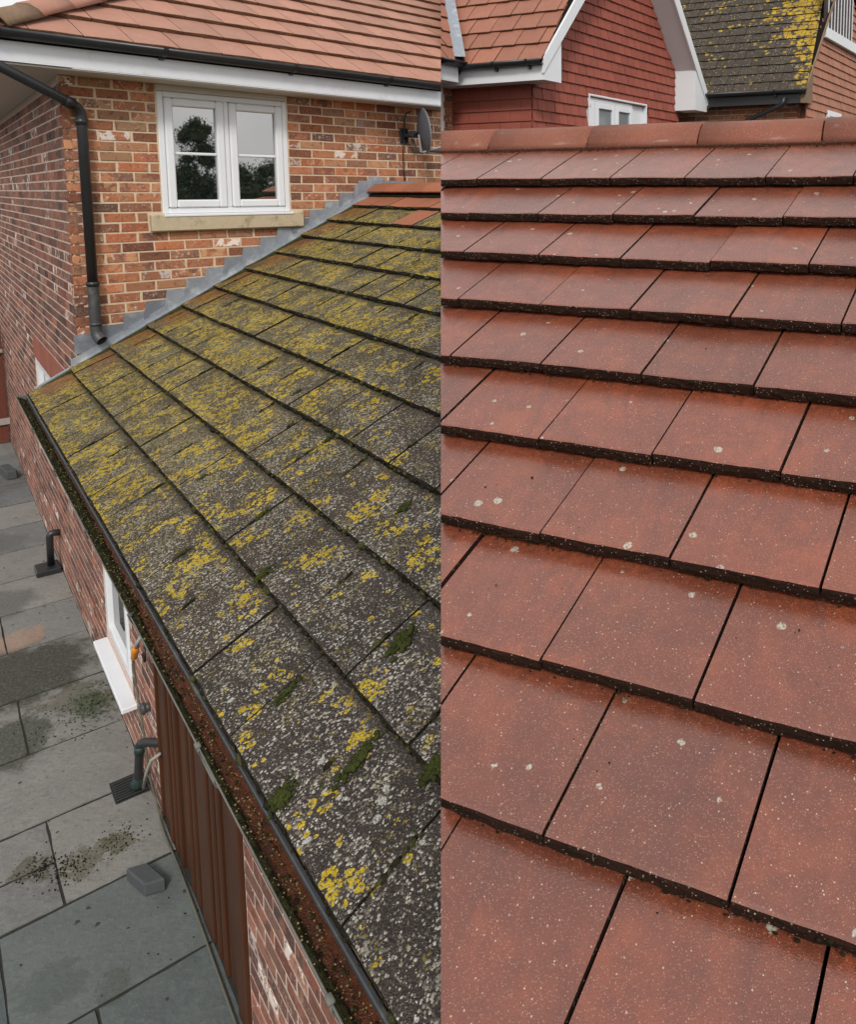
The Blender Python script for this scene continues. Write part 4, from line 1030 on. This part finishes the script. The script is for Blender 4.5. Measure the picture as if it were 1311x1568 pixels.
# ------------------------------------------------------------------ houses beyond the ridge
DA, DB = hd(-65), hd(33)               # along their eaves / along their gables
NG = V((DB.y, -DB.x, 0)); NS = V((DA.y, -DA.x, 0)); NS = NS if NS.dot(DB) < 0 else -NS   # gable faces NG, side faces NS
def wing(th, K, S, width, pit, eave, side_len, mats, hung_side, gauge, tw, nrow, ncol, winr, zlow, OHg=.30, OHs=.28, dz=0., barge=.16):
    """one gabled wing: gable wall from K along DB, side wall from K along DA"""
    c = lambda a, b, z: K + DA*a*S + DB*b*S + Z*z*S
    half = width/2; tp = math.tan(R(pit))
    rise = lambda b: eave + (half - abs(b - half))*tp
    m = MB()
    poly = [c(0, 0, zlow), c(0, width, zlow), c(0, width, rise(width)), c(0, half, rise(half)), c(0, 0, rise(0))]
    m.prism([p - NG*.02 for p in poly], -NG*.1)
    gable = m.build('gable_wall', mats['back'], th)
    # hung tiles on the gable
    rows = int((rise(half) - zlow)*S/.125); h = .125
    for r_ in range(rows + 1):
        z = zlow*S + r_*h; x = -.02 - (.09 if r_ % 2 else 0)
        while x < width*S:
            x1 = x + .168
            bmid = (x + .084)/S; zz = z/S
            ok = zz < rise(bmid) - .03 and not (winr and winr[0] < bmid < winr[1] and zz + .10 > winr[2] and zz + .075 < winr[3])
            xa, xb = max(x, -.026), min(x1, width*S)
            if ok and xb - xa > .03 and project(K + DB*xa + Z*z)[1] > -40 and project(K + DB*xa + Z*z)[1] < 260 and project(K + DB*xa)[0] < 1330:
                o_ = K + DB*(xa + .004) + Z*z + NG*(.012 + rnd.uniform(0, .003))
                mb = MB(); d = rnd.uniform(0, .003)
                fr_ = [o_ + NG*(.022+d), o_ + DB*(xb-xa-.009) + NG*(.022+d), o_ + DB*(xb-xa-.009) + Z*(h+.02), o_ + Z*(h+.02)]
                bk_ = [o_ - NG*.004, o_ + DB*(xb-xa-.009) - NG*.004, o_ + DB*(xb-xa-.009) + Z*(h+.02) - NG*.008, o_ + Z*(h+.02) - NG*.008]
                mb.add(fr_ + bk_, [(0,1,2,3), (0,4,5,1), (1,5,6,2), (3,7,4,0)]); mb.build('hung_tile', mats['hung'], gable)
            x = x1
    # side wall
    m = MB(); m.box(c(0, 0, zlow) - NS*.02, DA*side_len*S, -NS*.1, Z*(eave - .2 - zlow)*S); side = m.build('side_wall', mats['back'] if hung_side else M_mortar, th)
    if hung_side:
        for r_ in range(int((eave - zlow)*S/h) + 1):
            z = zlow*S + r_*h; x = -(.14 if r_ % 2 else 0)
            while x < side_len*S:
                xa, xb = max(x, .0), min(x + .28, side_len*S)
                if z < (eave - .3)*S and xb - xa > .03:
                    o_ = K + DA*(xa + .002) + Z*z + NS*.012; L_ = DA*(xb-xa-.004); mb = MB()
                    mb.add([o_ + NS*.016, o_ + L_ + NS*.016, o_ + L_ + Z*(h+.02), o_ + Z*(h+.02), o_ - NS*.004, o_ + L_ - NS*.004], [(0,1,2,3), (0,4,5,1)])
                    mb.build('hung_tile', mats['hung'], side)
                x += .28
    else:
        for r_ in range(int((eave - .2 - zlow)*S/.075)):
            x = -.11 if r_ % 2 else 0
            while x < side_len*S:
                xa = max(x, .0); L_ = min(x + .215, side_len*S) - xa; p = K + DA*xa + Z*(zlow*S + r_*.075)
                if L_ > .05 and 120 < project(p)[1] < 240 and project(p)[0] > 1020: mb = MB(); mb.box(p - NS*.02, DA*L_, NS*(.006 + rnd.uniform(0, .004)), Z*.065); mb.build('brick', M_brick, side)
                x += .225
    # roof: the slope facing us, the other slope
    eb, zr, zs = -OHs, .40 + dz, .20 + dz
    up = (DB*math.cos(R(pit)) + Z*math.sin(R(pit))); rn = up.cross(DA).normalized(); rn = rn if rn.z > 0 else -rn
    o0 = c(-OHg, eb, zr)
    Lr = (half - eb)*S/math.cos(R(pit))
    m = MB(); m.prism([o0, o0 + DA*(side_len + OHg + 2.2)*S, o0 + DA*(side_len + OHg + 2.2)*S + up*Lr, o0 + up*Lr], -rn*.04)
    dn_ = (DB*math.cos(R(pit)) - Z*math.sin(R(pit))); t0 = o0 + up*Lr
    rn2 = DB*math.sin(R(pit)) + Z*math.cos(R(pit))
    m.prism([t0, t0 + DA*4*S, t0 + DA*4*S + dn_*Lr, t0 + dn_*Lr], -rn2*.06)
    rf_ = m.build('roof', M_dark, th)
    tms = tile_meshes('roof_tile', tw, gauge + .05, .024, .008, 0, mats['tile'], 3, 3)
    tl_ = R(5); yv = up*math.cos(tl_) - rn*math.sin(tl_)
    xv = -DA; zv = xv.cross(yv)
    if zv.dot(rn) < 0: xv = DA; zv = xv.cross(yv)
    out = []
    for r_ in range(nrow):
        for q in range(-1, ncol):
            sx = (q + (.5 if r_ % 2 else 0))*tw
            p = o0 + DA*(sx - .02) + up*(r_*gauge - .03) + rn*.028
            if xv is not DA and (xv + DA).length < .1: p = p + DA*tw
            t_ = link('roof_tile', rnd.choice(tms), rf_, frame(xv, yv, zv, p))
            if clip(t_, o0 - DA*.02, -DA): out.append(t_)
    # barge boards, eave boxes, fascia, gutter
    lo = o0 + rn*.012 - DA*.004; lo2 = t0 + dn_*Lr; bh = barge
    m = MB(); m.prism([lo, t0 + rn*.012 - DA*.004, t0 + rn*.012 - DA*.004 - Z*bh*1.5, lo - Z*bh], -DA*.025); m.build('barge_board', mats['trim'], th)
    m = MB(); m.prism([t0 - DA*.006 + rn2*.01, lo2 - DA*.006 + rn2*.01, lo2 - DA*.006 - Z*bh, t0 - DA*.006 - Z*bh*1.5], -DA*.025); m.build('barge_board', mats['trim'], th)
    # soffits under both verges
    m = MB(); m.prism([t0 - Z*bh*1.42, lo2 - Z*bh*.9, lo2 - Z*bh*.9 + DA*OHg*S, t0 - Z*bh*1.42 + DA*OHg*S], Z*.012); m.build('soffit', mats['trim'], th)
    m = MB(); lq = lo + up*.45; m.prism([t0 - Z*bh*1.42, lq - Z*bh, lq - Z*bh + DA*OHg*S, t0 - Z*bh*1.42 + DA*OHg*S], Z*.012); m.build('soffit', mats['trim'], th)
    # boxed ends of the eaves
    ztop = lambda b: zr + (min(b, width - b) - eb)*tp - .07
    for b0, b1 in ((eb + .01, .03), (width - .12, width - eb - .03)):
        m = MB(); m.prism([c(-OHg, b0, zs) - DA*.012, c(-OHg, b1, zs) - DA*.012, c(-OHg, b1, ztop(b1)) - DA*.012, c(-OHg, b0, ztop(b0)) - DA*.012], DA*(OHg*S + .008)); m.build('eave_box', mats['trim'], th)
    m = MB(); m.box(c(0, eb + .015, zs), DA*(side_len*S + .1), DB*.02, Z*(zr - zs - .02)*S); fas = m.build('fascia', mats['fascia'], th)
    m = MB(); m.box(c(0, eb + .04, zs + .004), DA*(side_len*S + .1), DB*(-eb - .04)*S, Z*.01); m.build('soffit', mats['fascia'], th)
    m = MB(); gp_ = c(-OHg, eb, zr) + NS*.045 - Z*.012; half_round(m, gp_ - DA*.02, DA*(side_len + OHg)*S, NS, .055); gt = m.build('gutter', M_black, th, True)
    for q in (0.12, .5, .95):
        m = MB(); half_round(m, gp_ + DA*(q*side_len*S) + Z*.004, DA*.03, NS, .061, .006); m.box(gp_ + DA*(q*side_len*S) - NS*.055 - Z*.09, DA*.03, NS*.04, Z*.04); m.build('gutter_bracket', M_black, gt)
    return c, rise, o0, up, rn, rf_
def px(u, v, t):
    x = (u-900)/1200; y = -(v-423.7)/1200; P = R(6.26)
    return SEAM_P + V((x, math.cos(P)+y*math.sin(P), -math.sin(P)+y*math.cos(P)))*t
S1 = 1.1
K1 = SEAM_P + V((-.56, 8.144, .8752))*S1
red_house = thing('tile_hung_house', V((K1.x, K1.y, 0)), 'house with red tile-hung gable, white barge boards and orange-red roof beyond the ridge', 'house')
WR = (1.01, 2.35, -.9, .21)
before = set(COL.objects)
c1, rise1, o1, up1, rn1, rf1 = wing(red_house, K1, S1, 3.28, 49.5, .60, 1.0, dict(back=simple('batten_red', (.10,.03,.02), .9, .2, 10, .2, .2), hung=M_hung, tile=[M_dorm_red, lip_mat('dorm_edge', (.05,.022,.014), (.12,.05,.03), (.3,.2,.13))], trim=M_white_trim, fascia=M_white_trim), True, .27, .30, 10, 10, WR, -1.3)
# window in the gable
m = MB(); cc1 = c1
def gb_(mb, b0, b1, z0, z1, n0, n1, ch=.006): mb.cbox(K1 + DB*b0*S1 + NG*n0 + Z*z0*S1, DB*(b1-b0)*S1, NG*(n1-n0), Z*(z1-z0)*S1, ch)
gb_(m, 1.0, 1.02, -.7, .21, -.02, .05); gb_(m, 2.33, 2.35, -.7, .21, -.12, .05); gb_(m, 1.02, 2.33, .185, .21, -.02, .05)
w1 = m.build('window', M_white_trim, red_house)
m = MB(); gb_(m, 2.02, 2.33, -.7, .18, -.04, -.01); gb_(m, 1.03, 2.02, .13, .18, -.02, .02); m.build('reveal', M_white_trim, w1)
for b0, b1 in ((1.03, 1.15), (1.17, 1.60), (1.62, 2.02)):
    m = MB(); f = .065
    gb_(m, b0, b0+f, -.7, .13, -.02, .03); gb_(m, b1-f, b1, -.7, .13, -.02, .03); gb_(m, b0+f, b1-f, .065, .13, -.02, .029); m.build('casement', M_upvc, w1)
    m = MB(); gb_(m, b0+f-.005, b1-f+.005, -.7, .068, -.02, .005, .001); m.build('pane', simple('pale_glass', (.20,.22,.23), .08, .1, 3, 0, .8), w1)
# main range running off to the left behind the wing
mainz = .37
m = MB(); m.box(K1 + DA*(.97*S1) - DB*6 - NG*.1 - Z*1.4, DB*6.0, NG*.095, Z*(.36*S1 + 1.4)); mw = m.build('wall', M_mortar, red_house)
for r_ in range(14):
    p = K1 + DA*(.965*S1) - DB*(.14) + Z*(-.6 + r_*.075)
    m = MB(); m.box(p - DB*(.0 if r_ % 2 else .06) - NG*.02, DB*(.1 if r_ % 2 else .16), NG*.028, Z*.065); m.build('brick', M_brick, mw)
m = MB(); q = K1 + DA*(.96*S1) - DB*1.3; m.cbox(q - Z*1.0, DB*1.08, NG*.04, Z*1.30, .006); w2 = m.build('window', M_white_trim, red_house)
m = MB(); m.cbox(q + DB*.08 - Z*1.0 + NG*.041, DB*.86, NG*.004, Z*1.2, .001); m.build('pane', bpy.data.materials['pale_glass'], w2)
e2 = K1 + DA*(.97*S1 - .40) + Z*(mainz*S1)
m = MB(); m.box(e2 - DB*6 - Z*.16 - DA*.0, DB*5.60, DA*.02, Z*.17); m.build('fascia', M_white_trim, red_house)
m = MB(); m.box(e2 - DB*6 - Z*.162, DB*5.61, DA*.38, -Z*.01); m.build('soffit', M_white_trim, red_house)
m = MB(); half_round(m, e2 - DB*6 - DA*.06 + Z*.045, DB*5.62, -DA, .055); m.build('gutter', M_black, red_house, True)
upm = DA*math.cos(R(49.5)) + Z*math.sin(R(49.5)); rnm = -DA*math.sin(R(49.5)) + Z*math.cos(R(49.5))
m = MB(); om = e2 - DA*.04 + Z*.03; m.prism([om - DB*6, om + DB*3, om + DB*3 + upm*4, om - DB*6 + upm*4], -rnm*.04); rfm = m.build('roof', M_dark, red_house)
tms = tile_meshes('roof_tile', .30, .32, .024, .008, 0, [M_dorm_red, bpy.data.materials['dorm_edge']], 3, 3)
yv = upm*math.cos(R(5)) - rnm*math.sin(R(5)); vn = (up1*1.0)
# valley plane between the two roofs (vertical, through the inner eaves corner)
vd = (DA*1 + DB*1); vnv = Z.cross(vd).normalized(); vp = c1(0, 0, 0) + DA*(.97*S1 - .42) - DB*(.36*S1)
if vnv.dot(DB) < 0: vnv = -vnv
for r_ in range(9):
    for q in range(0, 10):
        sx = -2.1 + (q + (.5 if r_ % 2 else 0))*.30
        p = om + DB*sx + upm*(r_*.27 - .03) + rnm*.028
        t_ = link('roof_tile', rnd.choice(tms), rfm, frame(DB, yv, DB.cross(yv), p)); clip(t_, vp - vnv*.06, vnv)
vdir = (DA + DB)*math.cos(R(49.5)) + Z*math.sin(R(49.5)); vdir.normalize()
for t_ in [o for o in rf1.children]: clip(t_, vp + vnv*.05, -vnv)
m = MB(); vs_ = Z.cross(vd).normalized(); vb = vp + Z*(.36*S1 + .06); m.prism([vb - vs_*.065 + Z*.06, vb + vs_*.065 + Z*.06, vb + vs_*.065 + vdir*4 + Z*.06, vb - vs_*.065 + vdir*4 + Z*.06], Z*.006); m.build('valley_lead', M_lead, red_house)
for o in [o for o in COL.objects if o not in before and o.type == 'MESH']: cut_right(o)

K2 = px(1235, 160, 11.5)
moss_house = thing('mossy_roofed_house', V((K2.x, K2.y, 0)), 'farther house with dark roof edged in bright yellow lichen and brown tile-hung gable', 'house')
c2, rise2, o2, up2, rn2, rf2 = wing(moss_house, K2, 1.0, 3.6, 49.5, .40, 3.4, dict(back=simple('batten_brown', (.12,.05,.03), .9, .2, 10, .2, .2), hung=M_hung_b, tile=[M_far_lichen, M_lip_old], trim=M_stone_d, fascia=M_black), False, .185, .27, 17, 15, (.95, 1.75, -.9, .02), -1.3, .07, .28, -.20, .03)
m = MB(); m.cbox(K2 + DB*.98 + NG*.0 - Z*.8, DB*.75, NG*.05, Z*.80, .006); w3 = m.build('window', M_white_trim, moss_house)
m = MB(); m.cbox(K2 + DB*1.05 + NG*.051 - Z*.8, DB*.6, NG*.003, Z*.72, .001); m.build('pane', bpy.data.materials['pale_glass'], w3)
m = MB(); m.cbox(K2 + DB*.62 + NG*.03 + Z*1.05, DB*2.4, NG*.06, Z*.16, .006); m.build('white_band', M_white_trim, moss_house)
for k in range(9):
    m = MB(); m.cbox(K2 + DB*(.66 + k*.17) + NG*.02 + Z*1.21, DB*.13, NG*.03, Z*1.5, .004); m.build('board', M_boards, moss_house)
    m = MB(); m.box(K2 + DB*(.792 + k*.17) + NG*.02 + Z*1.21, DB*.034, NG*.036, Z*1.5); m.build('batten', M_white_trim, moss_house)
m = MB(); m.tube([K2 + DA*.25 + NS*.33 + Z*.08, K2 + DA*.28 + NS*.33 - Z*.02] + [K2 + DA*1.15 + NS*.10 - Z*.34, K2 + DA*1.2 + NS*.08 - Z*.7], .034, 10); m.build('downpipe', M_black, moss_house, True)

# ------------------------------------------------------------------ trees that show as reflections in the window
def tree(loc, hgt, rad, label, n, seed):
    rg = random.Random(seed); th = thing('garden_tree', loc, label, 'tree', None)
    m = MB(); top = loc + Z*hgt*.75
    m.tube([loc, loc + Z*hgt*.25 + V((.1, .05, 0)), loc + Z*hgt*.5, top], [.22, .17, .12, .05], 9)
    for k in range(9):
        a = rg.uniform(0, 6.28); h0 = rg.uniform(.3, .65)*hgt; q = loc + Z*h0
        m.tube([q, q + V((math.cos(a), math.sin(a), .7))*rad*.5, q + V((math.cos(a), math.sin(a), .9))*rad*.85], [.07, .045, .015], 6)
    m.build('trunk', M_bark, th, True)
    m = MB(); cl = []
    for _ in range(60):
        r_ = rg.uniform(.10, .34)*rad; zz = rg.uniform(.30, 1)*hgt - r_; w_ = rad*(.25 + .75*math.sin(math.pi*min(.97, max(.1, zz/hgt)))); a = rg.uniform(0, 6.28)
        cl.append((V((math.cos(a), math.sin(a), 0))*w_*rg.random()**.5*.8 + Z*zz, r_))
    for k in range(n):
        c_, r_ = rg.choice(cl); d = V((rg.gauss(0, 1), rg.gauss(0, 1), rg.gauss(0, 1))).normalized()*r_*rg.random()**.4
        p = loc + c_ + d; s_ = rg.uniform(.02, .05); a = V((rg.gauss(0, 1), rg.gauss(0, 1), rg.gauss(0, 1))).normalized(); b = a.orthogonal().normalized()
        m.add([p - a*s_, p + b*s_*.5, p + a*s_, p - b*s_*.5], [(0,1,2,3)])
    for c_, r_ in cl[:40]: blob(m, loc + c_, V((r_*.62, 0, 0)), V((0, r_*.62, 0)), Z*r_*.62, .3)
    o = m.build('crown', M_leaf, th); o['kind'] = 'stuff'
tree(V((15.8, -.15, 0)), 5.8, 1.25, 'tall dark garden tree mirrored in the left half of the house window', 16000, 3)
tree(V((17.0, 2.1, 0)), 4.75, 1.6, 'lower dark garden tree mirrored in the right half of the house window', 12000, 5)
tree(V((16.4, -2.6, 0)), 4.9, 1.4, 'round garden tree standing left of the tall one facing the window', 9000, 9)
tree(V((16.6, 1.0, 0)), 4.5, 1.4, 'small garden tree between the tall one and the low one facing the window', 12000, 12)
hd_ = thing('garden_hedge', V((15.0, -.5, 0)), 'dense dark hedge below the garden trees facing the house window', 'hedge')
rg = random.Random(21); m = MB()
for k in range(60): blob(m, V((15.2 + rg.uniform(-.4, .4), rg.uniform(-5, 5), rg.uniform(.4, 3.5))), V((.7, 0, 0)), V((0, .7, 0)), Z*.6, .3)
for k in range(16000):
    p = V((14.4 + rg.gauss(0, .25), rg.uniform(-5.5, 5.5), rg.random()**.6*(4.15 + .2*math.sin(k)))); s_ = rg.uniform(.03, .07); a = V((rg.gauss(0, 1), rg.gauss(0, 1), rg.gauss(0, 1))).normalized(); b = a.orthogonal().normalized()
    m.add([p - a*s_, p + b*s_*.5, p + a*s_, p - b*s_*.5], [(0,1,2,3)])
o = m.build('foliage', M_leaf, hd_); o['kind'] = 'stuff'
